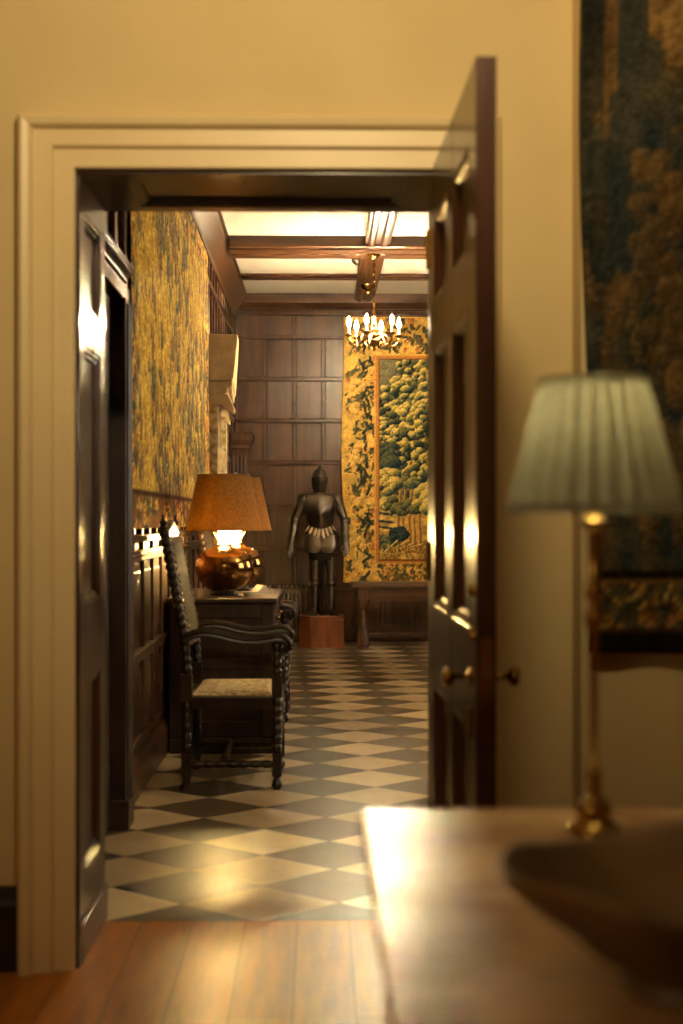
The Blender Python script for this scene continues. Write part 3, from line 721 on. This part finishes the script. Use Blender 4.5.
# ---------------------------------------------------------------- carved armchairs
def bobbin(b, p0, p1, r, nb, n=10, lo=.74):
    p0, p1 = Vector(p0), Vector(p1); N = nb*6; pts, rad = [], []
    for k in range(N+1):
        pts.append(p0.lerp(p1, k/N)); rad.append(r*(lo+(1-lo)*abs(math.sin(PI*nb*k/N))))
    b.tube(pts, rad, n)
def make_chair(loc, label):
    t = thing('carved_armchair', label, 'chair', loc, group='carved armchairs along the left wall')
    Wd = .52
    for y in (0, Wd):
        b = B()
        b.box(-.024, .024, y-.022, y+.022, .38, .5); b.box(-.022, .022, y-.02, y+.02, .06, .16)
        bobbin(b, (.002, y, .16), (.002, y, .38), .022, 5); b.tube([(-.012, y, 0), (0, y, .03), (0, y, .06)], [.02,.016,.022], 8)
        bobbin(b, (.004, y, .5), (-.01, y, .66), .022, 4)
        bobbin(b, (-.01, y, .66), (-.098, y, 1.12), .0235, 13)
        b.lathe([(.008,1.12),(.02,1.13),(.012,1.14),(.017,1.155),(.006,1.17),(.008,1.182),(0,1.19)], -.1, y, 10)
        b.obj('rear_leg', M['chair_wood'], t, smooth=True)
        b = B()
        b.box(.368, .412, y-.022, y+.022, .4, .49); b.box(.37, .41, y-.02, y+.02, .06, .16)
        bobbin(b, (.39, y, .16), (.39, y, .40), .024, 6); bobbin(b, (.39, y, .49), (.39, y, .635), .024, 4)
        b.lathe([(.02,.06),(.012,.05),(.022,.03),(.024,.018),(.014,0)], .39, y, 10)
        b.obj('front_leg', M['chair_wood'], t, smooth=True)
        b = B()
        path = [(-.008,.655),(.03,.672),(.08,.680),(.13,.673),(.19,.657),(.25,.646),(.31,.646),(.36,.655),(.395,.660),(.423,.653),(.440,.635),(.440,.612),(.424,.60),(.41,.608)]
        h = .018
        prof = [(y-.03,-h),(y-.03,-.006),(y-.026,0),(y-.03,.006),(y-.028,h*.7),(y-.018,h),(y-.008,h*.75),(y,h),(y+.008,h*.75),(y+.018,h),(y+.028,h*.7),(y+.03,.006),(y+.026,0),(y+.03,-.006),(y+.03,-h)]
        b.sweep(path, prof)
        b.obj('armrest', M['chair_wood'], t, smooth=True)
        b = B(); bobbin(b, (.022, y, .11), (.37, y, .11), .017, 7); b.obj('stretcher', M['chair_wood'], t, smooth=True)
    b = B(); bobbin(b, (.16, .015, .125), (.16, Wd-.015, .125), .017, 9); b.obj('stretcher', M['chair_wood'], t, smooth=True)
    b = B(); b.box(.375, .405, .022, Wd-.022, .17, .30)
    b.obj('carved_front_rail', M['chair_wood'], t, bevel=.01)
    b = B(); b.box(.022, .368, -.018, .018, .35, .402); b.box(.022, .368, Wd-.018, Wd+.018, .35, .402); b.box(-.018, .018, .022, Wd-.022, .35, .402); b.box(.372, .408, .022, Wd-.022, .35, .402)
    b.obj('seat_rail', M['chair_wood'], t, bevel=.004)
    b = B(); rings = []
    for z, i in ((.403,.004),(.406,0),(.411,0),(.418,.01),(.424,.04),(.426,.1)):
        rings.append([(.026+i, -.012+i, z), (.366-i*.4, -.012+i, z), (.366-i*.4, Wd+.012-i, z), (.026+i, Wd+.012-i, z)])
    b.rings(rings); b.obj('seat', M['seat_fabric'], t, bevel=.004).__setitem__('label', 'pale woven seat cushion')
    b = B(); rings = []
    for k in range(13):
        a = k/12; z = .62+a*.47; x = -.006-.088*a*a**.15
        rings.append([(x+.018, .024, z), (x+.03, Wd/2, z), (x+.018, Wd-.024, z), (x-.012, Wd-.024, z), (x-.012, .024, z)])
    b.rings(rings); bk = b.obj('backrest', M['back_fabric'], t, smooth=True); bk['label'] = 'dark woven back panel'
    b = B()
    b.prism([(.02,1.085),(.02,1.11),(.12,1.125),(.2,1.15),(.28,1.165),(.36,1.15),(.44,1.125),(.54,1.11),(.54,1.085)], 'x', -.112, -.082)
    b.obj('crest_rail', M['chair_wood'], t, bevel=.006)
    nail = B(); nail.sphere((0,0,0), .006, 8, 5); first = None
    for k in range(16):
        a = (k+.5)/16; z = .63+a*.45; x = -.006-.088*a*a**.15
        for y in (.03, Wd-.03):
            if first is None: first = o = nail.obj('nail_head', M['brass'], bk, smooth=True)
            else: o = first.copy(); COL.objects.link(o); o.parent = bk
            o.location = (x+.021, y, z)
    return t
make_chair((-.567, 6.15, 0), 'carved dark armchair nearest the doorway, in front of the lamp chest')
make_chair((-.582, 8.2, 0), 'carved armchair mostly hidden behind the lamp chest, one arm showing')

# ---------------------------------------------------------------- chest, gilt lamps, small things
CX0, CX1, CY0, CY1, CZ = XL+.09, -.222, 7.1, 8.12, .775
t = thing('wooden_chest', 'dark panelled chest against the left wall under the gilt lamps', 'chest', (CX0, CY0, 0))
w, d = CX1-CX0, CY1-CY0
b = B(); b.box(.012, w-.012, .012, d-.012, .08, CZ-.03)
for x in (0, w-.06): b.box(x, x+.06, 0, .02, .08, CZ-.03)
for z0_, z1_ in ((.08,.16), (.42,.47), (CZ-.1,CZ-.03)): b.box(.06, w-.06, 0, .02, z0_, z1_)
b.obj('body', M['oak_black'], t, bevel=.004)
b = B(); b.box(-.015, w+.018, -.018, d+.018, CZ-.029, CZ); b.obj('top', M['oak_black'], t, bevel=.008)
b = B(); b.box(-.005, w+.01, -.01, d+.01, 0, .079); b.obj('plinth', M['oak_black'], t, bevel=.01)
for ya in (.05, d/2+.01):
    dd = B().box(w-.011, w+.004, ya, ya+d/2-.07, .12, CZ-.2).obj('door', M['oak_black'], t, bevel=.005)
    B().sphere((w+.014, ya+(d/2-.12 if ya < .3 else .05), .35), .011).obj('knob', M['brass'], dd, smooth=True)
    dr = B().box(w-.011, w+.004, ya, ya+d/2-.07, CZ-.18, CZ-.05).obj('drawer', M['oak_black'], t, bevel=.005)
    B().sphere((w+.014, ya+.21, CZ-.115), .011).obj('knob', M['brass'], dr, smooth=True)

def make_lamp(loc, label, r=1.0):
    t = thing('gilt_lamp', label, 'lamp', loc, group='gilt lamps on the chest')
    b = B(); b.lathe([(0,0),(.075,0),(.078,.006),(.07,.014),(.068,.02),(0,.02)], n=32); b.obj('foot', M['black'], t, smooth=True)
    prof = [(0,.02),(.062,.02),(.085,.03),(.115,.055),(.14,.09),(.152,.125),(.153,.15),(.146,.18),(.126,.212),(.095,.236),(.06,.248),(.045,.252),(.04,.262),(0,.262)]
    b = B(); b.lathe(prof, n=48); b.obj('vase', M['gold'], t, smooth=True)
    b = B(); b.lathe([(0,.262),(.034,.262),(.026,.267),(.016,.272),(0,.272)], n=24); b.obj('neck', M['ceramic'], t, smooth=True)
    b = B(); b.sphere((0,0,.315), .032, 16, 10, sz=1.3); b.obj('bulb', M['bulb_lamp'], t, smooth=True)
    z0_, z1_ = .335, .622; rb, rt = .2, .137
    b = B(); b.lathe([(rb,z0_),(rt,z1_),(rt-.003,z1_),(rb-.003,z0_),(rb,z0_)], n=64, cap=False); sh = b.obj('lamp_shade', M['shade_gold'], t, smooth=True)
    for q, z in ((rb, z0_), (rt, z1_)):
        b = B(); b.lathe([(q+.002,z-.004),(q+.002,z+.004),(q-.004,z+.004),(q-.004,z-.004),(q+.002,z-.004)], n=64, cap=False); b.obj('trim_band', M['shade_gold'], sh, smooth=True)
    b = B(); b.tube([(-.02,0,.268),(-.075,0,.36),(-.085,0,.48),(-.05,0,.59),(0,0,.612),(.05,0,.59),(.085,0,.48),(.075,0,.36),(.02,0,.268)], .0025, 6)
    for a in (0, 2.094, 4.189): b.tube([(0,0,.612),(.136*math.cos(a),.136*math.sin(a),.612)], .002, 6)
    b.obj('harp', M['brass'], t, smooth=True)
    b = B(); b.lathe([(0,.614),(.008,.616),(.007,.626),(.015,.634),(.016,.642),(.01,.65),(0,.652)], n=16); b.obj('finial', M['ceramic'], t, smooth=True)
    return t
make_lamp((at(224,0,7.42).x, 7.42, CZ+.0005), 'gilt globe lamp with bronze shade, nearest on the chest')
make_lamp((at(235.5,0,7.9).x, 7.9, CZ+.0005), 'gilt globe lamp with bronze shade, half hidden behind its twin')
b = B(); b.lathe([(0,0),(.028,0),(.03,.004),(.04,.018),(.042,.024),(.037,.02),(.026,.008),(0,.007)], n=24)
tag(b.obj('dish', M['ceramic'], loc=(at(250,0,7.22).x, 7.24, CZ+.0005), smooth=True), 'small white dish at the edge of the chest beside the lamp foot', 'dish')
b = B(); b.prism([(-.05,0),(.05,0),(.002,.045),(-.002,.045)], 'y', 0, .09)
tag(b.obj('card', M['paper'], loc=(at(264,0,7.4).x, 7.5, CZ+.0005), rot=(0,0,.5)), 'folded white card standing on the chest right of the lamp', 'card')

# ---------------------------------------------------------------- stone chimneypiece on the left wall
cy0 = 10.42
t = thing('stone_chimneypiece', 'pale carved stone chimneypiece projecting from the left wall', 'fireplace', (XL+.031, cy0, 0))
P = lambda x, y: (at(x, y, cy0).x-(XL+.031), at(x, y, cy0).z)
b = B()
def hood(y, k):   # ring of the hood at depth y, k shrinks it
    pts = [(0, P(0,333)[1]), (P(238,0)[0]*k, P(0,334)[1]), (P(233.5,0)[0]*k, P(0,377)[1]), (P(232,0)[0]*k, P(0,380)[1]), (0, P(0,380)[1])]
    return [(x, y, z) for x, z in pts]
b.rings([hood(0,1), hood(.4,.93), hood(1.5, .62)])
b.obj('hood', M['stone'], t, bevel=.006)
b = B()
prof = [P(208,376), P(231,376), P(231,382), P(226,384), P(226,390), P(229,391), P(229,395), P(234,410), P(231,410), P(226,398), P(221,395), P(208,395)]
poly = [(max(x,0), z) for x, z in [P(208,381), P(231.5,381), P(231,386), P(227,388), P(227,392), P(224,394)]] + [(0, P(0,396)[1])]
b.rings([[(x, .02, z) for x, z in poly], [(x*.62, 1.48, z) for x, z in poly]])
b.obj('cornice', M['stone'], t, bevel=.004)
for yy in (.03, 1.25):
    b = B(); poly = [(0, P(0,396)[1]), (P(227,0)[0], P(0,393)[1]), (P(234,0)[0], P(0,408)[1]), (P(233,0)[0], P(0,412)[1]), (P(229,0)[0], P(0,411)[1]), (P(221,0)[0], P(0,404)[1]), (0, P(0,404)[1])]
    kx = 1 if yy < 1 else .4; poly = [(x*kx, z) for x, z in poly]
    b.prism(poly, 'y', yy, yy+.2); b.obj('bracket', M['stone'], t, bevel=.004)
    b = B(); xw = P(217.5,0)[0]*(1 if yy < 1 else .7)
    b.box(0, xw, yy, yy+.2, 0, P(0,404)[1]-.001); b.box(0, xw+.012, yy-.01, yy+.21, 0, .18)
    for z in (.3, .75, 1.2, 1.55):
        b.box(.008, xw+.004, yy-.004, yy+.1, z, z+.02)
    b.obj('jamb', M['stone_carved'], t, bevel=.004)
b = B(); b.box(0, .05, .231, 1.249, .9, 1.72); b.obj('frieze', M['stone_carved'], t, bevel=.004)
b = B(); b.box(0, .012, .231, 1.249, 0, .899); b.obj('hearth_back', M['black'], t)

# dark carved pillar in the far left corner
cy0 = 13.05
t = thing('carved_pillar', 'dark carved wooden pillar with moulded capital in the far left corner', 'pillar', (XL+.032, cy0, 0))
xw = at(247,0,cy0).x-(XL+.032); z1_ = at(0,432,cy0).z; zc_ = at(0,450,cy0).z
b = B(); b.box(0, xw, 0, .26, .12, zc_)
for f in (.15,.38,.62,.85): b.tube([(xw*f, 0, .2), (xw*f, 0, zc_-.05)], .014, 8)
b.obj('shaft', M['oak_dark'], t, smooth=False)
b = B(); q = at(253,0,cy0).x-(XL+.032)
b.rings([[(0,-a,z),(xw+c,-a,z),(xw+c,.26+a,z),(0,.26+a,z)] for (a, c, z) in ((.005,.005,zc_),(.02,.02,zc_+.02),(.02,.02,zc_+.05),(.035,.035,zc_+.07),(.045,(q-xw),zc_+.09),(.045,(q-xw),z1_-.02),(.03,(q-xw)*.8,z1_))])
b.obj('capital', M['oak_dark'], t)
b = B(); b.box(0, xw+.03, -.03, .29, 0, .119); b.obj('base', M['oak_dark'], t, bevel=.01)

# ---------------------------------------------------------------- radiator
ra = at(264,0,13.5).x; rbx = at(307,0,13.5).x; zt = at(0,586,13.5).z
t = thing('radiator', 'dark column radiator low on the far wall beside the armour', 'radiator', (ra, 13.5, 0))
nsec = 10; sp = (rbx-ra)/nsec
for k in range(nsec):
    b = B(); x = sp*(k+.5)
    for y in (-.035, .035):
        b.tube([(x, y, .07), (x, y, .10), (x, y, zt-.04), (x, y*.6, zt-.012), (x, 0, zt)], [.014,.016,.016,.015,.012], 8)
    b.box(x-.019, x+.019, -.05, .05, .08, .12); b.box(x-.019, x+.019, -.05, .05, zt-.07, zt-.035)
    if k in (0, nsec-1): b.box(x-.014, x+.014, -.05, .05, 0, .08)
    b.obj('section', M['iron'], t, smooth=True)

# ---------------------------------------------------------------- armour on plinth
AY = 13.12; sc = FPX/AY
base = at(320, 615, AY); PZ = base.z
pl = at(299,0,AY).x; pr = at(344,0,AY).x
t = thing('armour_plinth', 'red brown wooden plinth under the suit of armour', 'plinth', ((pl+pr)/2, AY, 0))
wv = (pr-pl)/2; ch = .10
poly = [(-wv+ch,-.19),(wv-.02,-.19),(wv,-.17),(wv,.19),(-wv,.19),(-wv,-.19+ch)]
b = B(); b.prism([(x*.985, y*.985) for x, y in poly], 'z', .0, PZ-.03); b.obj('block', M['plinth_wood'], t, bevel=.004)
b = B(); b.prism(poly, 'z', PZ-.029, PZ-.001); b.obj('top_board', M['plinth_wood'], t, bevel=.006)

t = thing('suit_of_armour', 'polished steel suit of armour standing on the wooden plinth', 'armour', (base.x, AY, PZ))
K = lambda x, y: ((x-320)/sc, (615-y)/sc)
def ringxz(x, y, z, rx, ry): return (z, x, y, rx, ry)
# helmet: skull, visor, comb
def K2(lx, rx_, y): 
    a = K(lx, y); c = K(rx_, y); return (a[1], (a[0]+c[0])/2, (c[0]-a[0])/2)
b = B(); secs = []
for (l, r, y, dep) in ((315,324.5,493,.07),(312.8,326.2,490,.088),(311.8,327.2,484,.098),(311.6,327.4,479,.102),(312.4,326.6,474.5,.095),(314.3,324.8,471,.075),(317,322,469,.045),(319,320.4,468.4,.02)):
    z, cx, rx = K2(l, r, y); secs.append((z, cx, 0, rx, dep))
b.loft(secs, 24); helm = b.obj('helmet', M['steel'], t, smooth=True)
b = B()
zc0 = K(0,479)[1]; cxh = K(319.6,0)[0]
rings = []
for (y, pr_, hw) in ((492.5,.088,.052),(489,.112,.066),(485,.128,.073),(481.5,.136,.076),(479.5,.118,.077),(477.5,.112,.075)):
    z = K(0,y)[1]; rings.append([(cxh-hw, -.02, z), (cxh-hw*.95, -.06, z), (cxh-hw*.5, -pr_*.86, z), (cxh, -pr_, z), (cxh+hw*.5, -pr_*.86, z), (cxh+hw*.95, -.06, z), (cxh+hw, -.02, z)])
b.rings(rings, cap=True); b.obj('visor', M['steel_dark'], helm)
b = B(); b.tube([(cxh, -.1, K(0,476)[1]), (cxh, -.075, K(0,470.5)[1]), (cxh, -.02, K(0,467.6)[1]), (cxh, .05, K(0,468.8)[1]), (cxh, .09, K(0,475)[1])], [.006,.01,.012,.01,.006], 8); b.obj('comb', M['steel'], helm, smooth=True)
b = B(); b.tube([(cxh-.058,-.072,zc0+.006),(cxh,-.116,zc0+.006),(cxh+.058,-.072,zc0+.006)], .004, 6); b.obj('eye_slit', M['black'], helm)
# gorget
b = B(); secs = []
for (l, r, y, dep) in ((309.5,330,499,.10),(310.5,329,497,.098),(312.5,327,494.5,.085),(313.4,326,491,.075)):
    z, cx, rx = K2(l, r, y); secs.append((z, cx, 0, rx, dep))
b.loft(secs, 24); b.obj('gorget', M['steel'], t, smooth=True)
# breastplate with a central keel
b = B(); rings = []
for (l, r, y, dep, keel) in ((311,331,528.5,.085,.02),(309.2,332.6,525,.095,.025),(306.5,334.2,517,.115,.035),(304.2,336,509,.125,.035),(303.3,337,502,.118,.02),(304.6,336.2,497,.10,.005),(309,332,494,.075,0)):
    z, cx, rx = K2(l, r, y); ring = []
    for i in range(28):
        a = 2*PI*i/28; c, s = math.cos(a), math.sin(a)
        yy = dep*math.copysign(abs(s)**.85, s)
        if s < 0: yy -= keel*max(0, 1-abs(c)*2.2)
        ring.append((cx+rx*math.copysign(abs(c)**.85, c), yy, z))
    rings.append(ring)
b.rings(rings); b.obj('breastplate', M['steel'], t, smooth=True)
# waist, fauld and tassets
b = B(); secs = []
for (l, r, y, dep) in ((306.5,336.5,545,.12),(307.5,335.5,537,.118),(309.5,333.5,530,.105),(311,331.5,526.5,.09)):
    z, cx, rx = K2(l, r, y); secs.append((z, cx, 0, rx, dep))
b.loft(secs, 24); b.obj('fauld', M['steel'], t, smooth=True)
for s, (l, r) in ((-1, (304.3, 320.2)), (1, (321.3, 339.2))):
    b = B(); rings = []
    for (y, ins, d) in ((534.5,.06,.122),(539,.02,.130),(545,-.03,.136),(549.5,-.02,.139),(552.6,.16,.136)):
        z = K(0,y)[1]; a = K(l,0)[0]; c = K(r,0)[0]; w_ = c-a; a += w_*ins; c -= w_*ins
        m_ = (a+c)/2; h_ = (c-a)/2
        fr_ = [(m_+h_*u, -d+.055*(u*u if s*u > 0 else .12*u*u), z) for u in (-1,-.6,-.2,.2,.6,1)]
        rings.append(fr_+[(x, y_+.012, z_) for x, y_, z_ in reversed(fr_)])
    b.rings(rings); b.obj('tasset', M['steel'], t, smooth=True)
# pale leather straps fanning over the waist
for s in (-1, 1):
    for k in range(4):
        xa = 320.8 + s*(1.5+k*3.4); xb = 320.8 + s*(3.2+k*4.0)
        a = K(xa, 533.5-k*1.6); c = K(xb, 538-k*2.3)
        dpt = lambda x: -.128*math.sqrt(max(.1, 1-((x-.01)/.155)**2))-.008
        b = B(); b.tube([(a[0], dpt(a[0])-.0, K(0,529.5-k*1.3)[1]), ((a[0]+c[0])/2, dpt((a[0]+c[0])/2)-.008, (a[1]+c[1])/2+.008), (c[0], dpt(c[0])-.004, c[1])], [.010,.015,.009], 8, flat=.6)
        o = b.obj('strap', M['leather'], t, smooth=True); o['label'] = 'pale leather strap'
# mail skirt
b = B(); secs = []
for (l, r, y, dep) in ((309.5,334.5,560,.10),(308.5,335.5,552,.11),(309,335,545,.10)):
    z, cx, rx = K2(l, r, y); secs.append((z, cx, .01, rx, dep))
b.loft(secs, 24); b.obj('mail_skirt', M['steel_dark'], t, smooth=True)
# legs
for name_x, knee in ((314.8, 0), (331, 0)):
    cx = K(name_x,0)[0]; sgn = -1 if name_x < 320 else 1
    z = lambda y: K(0,y)[1]
    b = B(); b.loft([(z(581),cx,0,.034,.042),(z(575),cx,0,.042,.05),(z(566),cx-sgn*.004,0,.05,.06),(z(557),cx-sgn*.008,0,.054,.066)], 16); cu = b.obj('cuisse', M['steel'], t, smooth=True)
    b = B(); b.sphere((cx, -.012, z(583)), .046, 14, 9, sz=.8, sy=1.1); b.tube([(cx+sgn*.03,-.01,z(583)),(cx+sgn*.058,-.005,z(583))],[.02,.03],8); b.obj('knee_cop', M['steel'], t, smooth=True)
    b = B(); b.loft([(z(609.5),cx,0,.027,.032),(z(604),cx,0,.028,.034),(z(597),cx,.004,.036,.044),(z(590.5),cx,.004,.04,.048),(z(585),cx,0,.034,.042)], 16); b.obj('greave', M['steel'], t, smooth=True)
    b = B(); rings = []
    for (yy, w_, h_) in ((.05,.022,.05),(.0,.032,.075),(-.05,.038,.055),(-.10,.04,.04),(-.14,.03,.028),(-.165,.012,.014)):
        xx = cx+sgn*(.0 if yy > 0 else -yy*.28)
        rings.append([(xx+w_*math.cos(a)*(1 if math.sin(a) >= 0 else 1.05), yy, max(0.0005, h_*math.sin(a))) for a in [-.01+2*PI*i/14 for i in range(14)]])
    b.rings(rings); b.obj('sabaton', M['steel'], t, smooth=True)
# arms
def arm(sh, el, wr, ha, s):
    P3 = lambda p, y: Vector((K(*p)[0], y, K(*p)[1]))
    S, E, Wt, H_ = P3(sh, .01), P3(el, .02), P3(wr, -.03), P3(ha, -.045)
    b = B(); b.sphere(S+Vector((s*.0,0,.0)), .06, 14, 9, sz=.95, sy=1.1)
    for k in range(3): b.sphere(S.lerp(E, .16*(k+1)), .054-.004*k, 14, 7, sz=.55)
    b.obj('pauldron', M['steel'], t, smooth=True)
    b = B(); b.tube([S.lerp(E,.25), S.lerp(E,.6), S.lerp(E,.95)], [.046,.043,.036], 14); b.obj('upper_arm', M['steel'], t, smooth=True)
    b = B(); b.sphere(E, .045, 14, 9, sy=1.15); b.tube([E+Vector((s*.02,0,0)), E+Vector((s*.045,.01,.0))], [.022,.038], 10); b.obj('elbow_cop', M['steel'], t, smooth=True)
    b = B(); b.tube([E.lerp(Wt,.1), E.lerp(Wt,.4), Wt], [.037,.04,.028], 14); b.obj('forearm', M['steel'], t, smooth=True)
    b = B(); d = (H_-Wt)
    b.tube([Wt-d*.25, Wt+d*.05, Wt+d*.25], [.046,.034,.032], 12)
    b.tube([Wt+d*.2, Wt+d*.45, Wt+d*.62], [.032,.036,.032], 10, flat=.6)
    for k in range(4):
        o_ = Vector(((k-1.5)*.014, -.006*(1.5-abs(k-1.5)), 0)); L_ = (.9,1.0,.97,.85)[k]
        p0 = Wt+d*.58+o_; b.tube([p0, Wt+d*.78*L_+o_*1.05+Vector((0,-.006,0)), Wt+d*L_+o_+Vector((-s*.012,-.002,0))], [.0085,.008,.006], 7)
    b.tube([Wt+d*.35+Vector((-s*.026,-.008,0)), Wt+d*.52+Vector((-s*.04,-.018,0)), Wt+d*.68+Vector((-s*.038,-.022,0))], [.010,.009,.007], 7)
    b.obj('gauntlet', M['steel'], t, smooth=True)
arm((304, 500), (295.3, 520), (291.8, 541), (289, 558), -1)
arm((336.8, 500), (344.6, 521), (345.2, 539), (346.2, 557), 1)
b = B(); b.tube([(K(322.5,0)[0], .06, .001), (K(322.5,0)[0], .06, K(0,500)[1])], .014, 10); b.obj('stand_rod', M['black'], t)

# ---------------------------------------------------------------- side table under the far tapestry
TY = 12.95
x0 = at(351,0,TY).x; x1 = 2.3; zt = at(0,583.5,TY).z
t = thing('side_table', 'long dark oak side table under the far tapestry', 'table', (x0, TY, 0))
L_ = x1-x0; D_ = .42
b = B(); b.box(0, L_, 0, D_, zt-.045, zt); b.obj('table_top', M['oak_h'], t, bevel=.01)
za = zt-.046
b = B()
poly = [(.16, za), (L_-.16, za), (L_-.16, za-.15)] 
n_ = 24
poly += [(L_-.16-(L_-.32)*k/n_, za-.14+.025*abs(math.sin(PI*k/6))) for k in range(1, n_)]
poly += [(.16, za-.15)]
b.prism(poly, 'y', .06, .085); b.obj('apron', M['oak_h'], t)
for x in (.11, L_-.11):
    for y in (.07, D_-.07):
        b = B(); b.box(x-.045, x+.045, y-.045, y+.045, za-.1, za)
        b.loft([(za-.19,x,y,.036,.036),(za-.17,x,y,.045,.045),(za-.13,x,y,.06,.055),(za-.1,x,y,.075,.06)], 12, 3)
        b.lathe([(.03,za-.19),(.042,za-.205),(.036,za-.22),(.04,za-.26),(.046,za-.32),(.04,za-.36)], x, y, 14)
        b.loft([(0,x,y,.055,.055),(.06,x,y,.058,.058),(.075,x,y,.05,.05),(.10,x,y,.052,.052),(za-.36,x,y,.036,.036)], 12, 5)
        b.obj('leg', M['oak_dark'], t, smooth=True)
b = B(); b.box(.16, L_-.16, .05, .09, .09, .13); b.obj('stretcher', M['oak_dark'], t, bevel=.005)

# ---------------------------------------------------------------- chandelier
cyY = 11.06; c0 = at(374, 345, cyY)
ztop = ZC-.10-.001
t = thing('chandelier', 'brass candle chandelier with glowing bulbs hanging from the main beam', 'chandelier', (c0.x, cyY, c0.z))
Lz = ztop-c0.z
b = B(); b.lathe([(0,Lz-.05),(.01,Lz-.045),(.02,Lz-.03),(.045,Lz-.012),(.05,Lz),(0,Lz)], n=20); b.obj('ceiling_cup', M['brass'], t, smooth=True)
b = B(); z = .36; k = 0
while z < Lz-.06:
    for j in range(1):
        pts = []
        for i in range(11):
            a = 2*PI*i/10; u, v = .009*math.cos(a), .017*math.sin(a)
            pts.append((u, 0, z+.017+v) if k % 2 else (0, u, z+.017+v))
        b.tube(pts, .0028, 6)
    z += .027; k += 1
b.tube([(0,0,.34),(0,0,Lz-.05)], .003, 6)
b.obj('chain', M['brass'], t, smooth=True)
b = B(); b.lathe([(0,-.05),(.008,-.045),(.016,-.03),(.01,-.018),(.03,0),(.046,.02),(.05,.035),(.04,.055),(.018,.07),(.014,.10),(.024,.12),(.016,.14),(.012,.2),(.022,.225),(.014,.25),(.01,.3),(.018,.32),(.01,.345),(0,.35)], n=20); b.obj('body', M['brass'], t, smooth=True)
for k in range(6):
    a = 2*PI*k/6+.2; c, s = math.cos(a), math.sin(a); R_ = .2
    pts = [(.03,.05),(.06,.085),(.09,.075),(.105,.03),(.13,-.005),(.165,-.005),(.192,.025),(.2,.06)]
    b = B(); b.tube([(r*c, r*s, z) for r, z in pts], [.009,.008,.008,.008,.008,.008,.008,.007], 8)
    b.tube([(r*c, r*s, z) for r, z in ((.105,.03),(.085,.01),(.075,.03),(.088,.042))], .005, 6)
    arm_ = b.obj('arm', M['brass'], t, smooth=True)
    b = B(); b.lathe([(0,.06),(.012,.06),(.03,.07),(.032,.076),(.014,.072),(.014,.085),(0,.085)], R_*c, R_*s, 16); b.obj('drip_pan', M['brass'], arm_, smooth=True)
    b = B(); b.lathe([(0,.086),(.011,.086),(.011,.14),(0,.14)], R_*c, R_*s, 12); b.obj('candle_tube', M['ceramic'], arm_, smooth=True)
    b = B(); b.lathe([(.004,.141),(.013,.15),(.016,.165),(.012,.185),(.005,.205),(.0015,.215)], R_*c, R_*s, 12); b.obj('bulb', M['bulb_hot'], arm_, smooth=True)

# gilt pendant boss and small ceiling sensor
p = at(366.5, 279, 12.6)
b = B(); zb = ZC-.085; b.lathe([(0,zb-.085),(.008,zb-.082),(.02,zb-.06),(.018,zb-.05),(.04,zb-.035),(.055,zb-.015),(.06,zb-.001),(0,zb-.001)], n=12, fr=lambda tt, z: 1+.1*math.cos(6*tt))
tag(b.obj('pendant_boss', M['brass'], loc=(.44, 12.6, 0), smooth=True), 'small gilt pendant boss under the crossing of two ceiling beams', 'boss')
p = at(356.8, 264, 11.75)
b = B(); b.lathe([(0,ZC-.001),(.045,ZC-.001),(.045,ZC-.03),(.03,ZC-.045),(.012,ZC-.06),(0,ZC-.06)], n=18)
tag(b.obj('ceiling_sensor', M['steel'], loc=(p.x, 11.75, 0), smooth=True), 'small round metal sensor on the white ceiling beside the main beam', 'sensor')

# ---------------------------------------------------------------- lights
def light(name, kind, loc, power, col, size=.1, rot=None, sy=None):
    l = bpy.data.lights.new(name, kind); l.energy = power; l.color = col
    if kind == 'AREA':
        l.size = size
        if sy: l.shape = 'RECTANGLE'; l.size_y = sy
    else: l.shadow_soft_size = size
    o = bpy.data.objects.new(name, l); COL.objects.link(o); o.location = loc
    if rot: o.rotation_euler = rot
    return o
for k, (a, c) in enumerate(wins):
    light('window_daylight', 'AREA', (XR+.25, (a+c)/2, (WZ0+WZ1)/2), 58, (1,.82,.58), c-a, (0, PI/2, 0), WZ1-WZ0)
sp_ = light('room_spot', 'SPOT', (.1, 1.5, 2.8), 86, (1,.75,.39), .12)
sp_.data.spot_size = math.radians(105); sp_.data.spot_blend = 1.0
sp_.rotation_euler = (Vector((.0, 3.7, 2.5)) - Vector((.1, 1.5, 2.8))).to_track_quat('-Z', 'Y').to_euler()
light('room_fill', 'POINT', (-1.1, .1, 1.7), 7, (1,.76,.42), .15)  # weak fill added for the near room; no lamp stands here
light('hall_fill', 'POINT', (1.6, 6.6, 2.6), 26, (1,.74,.42), .15)  # unseen fill added to brighten the hall; no fitting hangs here
wd = bpy.data.worlds.new('world'); SC.world = wd; wd.use_nodes = True
wd.node_tree.nodes['Background'].inputs['Color'].default_value = (.8,.72,.6,1); wd.node_tree.nodes['Background'].inputs['Strength'].default_value = .3

# ---------------------------------------------------------------- camera
cam = bpy.data.cameras.new('camera'); co = bpy.data.objects.new('camera', cam); COL.objects.link(co)
cam.sensor_fit = 'VERTICAL'; cam.sensor_height = 36; cam.lens = FPX/1024*36
cam.shift_y = 8/1024
co.location = (0, 0, HCAM); co.rotation_euler = (PI/2, 0, -YAW)
cam.clip_start = .05
cam.dof.use_dof = True; cam.dof.focus_distance = 10.5; cam.dof.aperture_fstop = 2.8
SC.camera = co
SC.view_settings.view_transform = 'Standard'; SC.view_settings.look = 'None'; SC.view_settings.gamma = 1
SC.view_settings.use_curve_mapping = False
SC.view_settings.exposure = 0.8
SC.cycles.use_denoising = True
SC.cycles.max_bounces = 10
SC.cycles.sample_clamp_indirect = 6
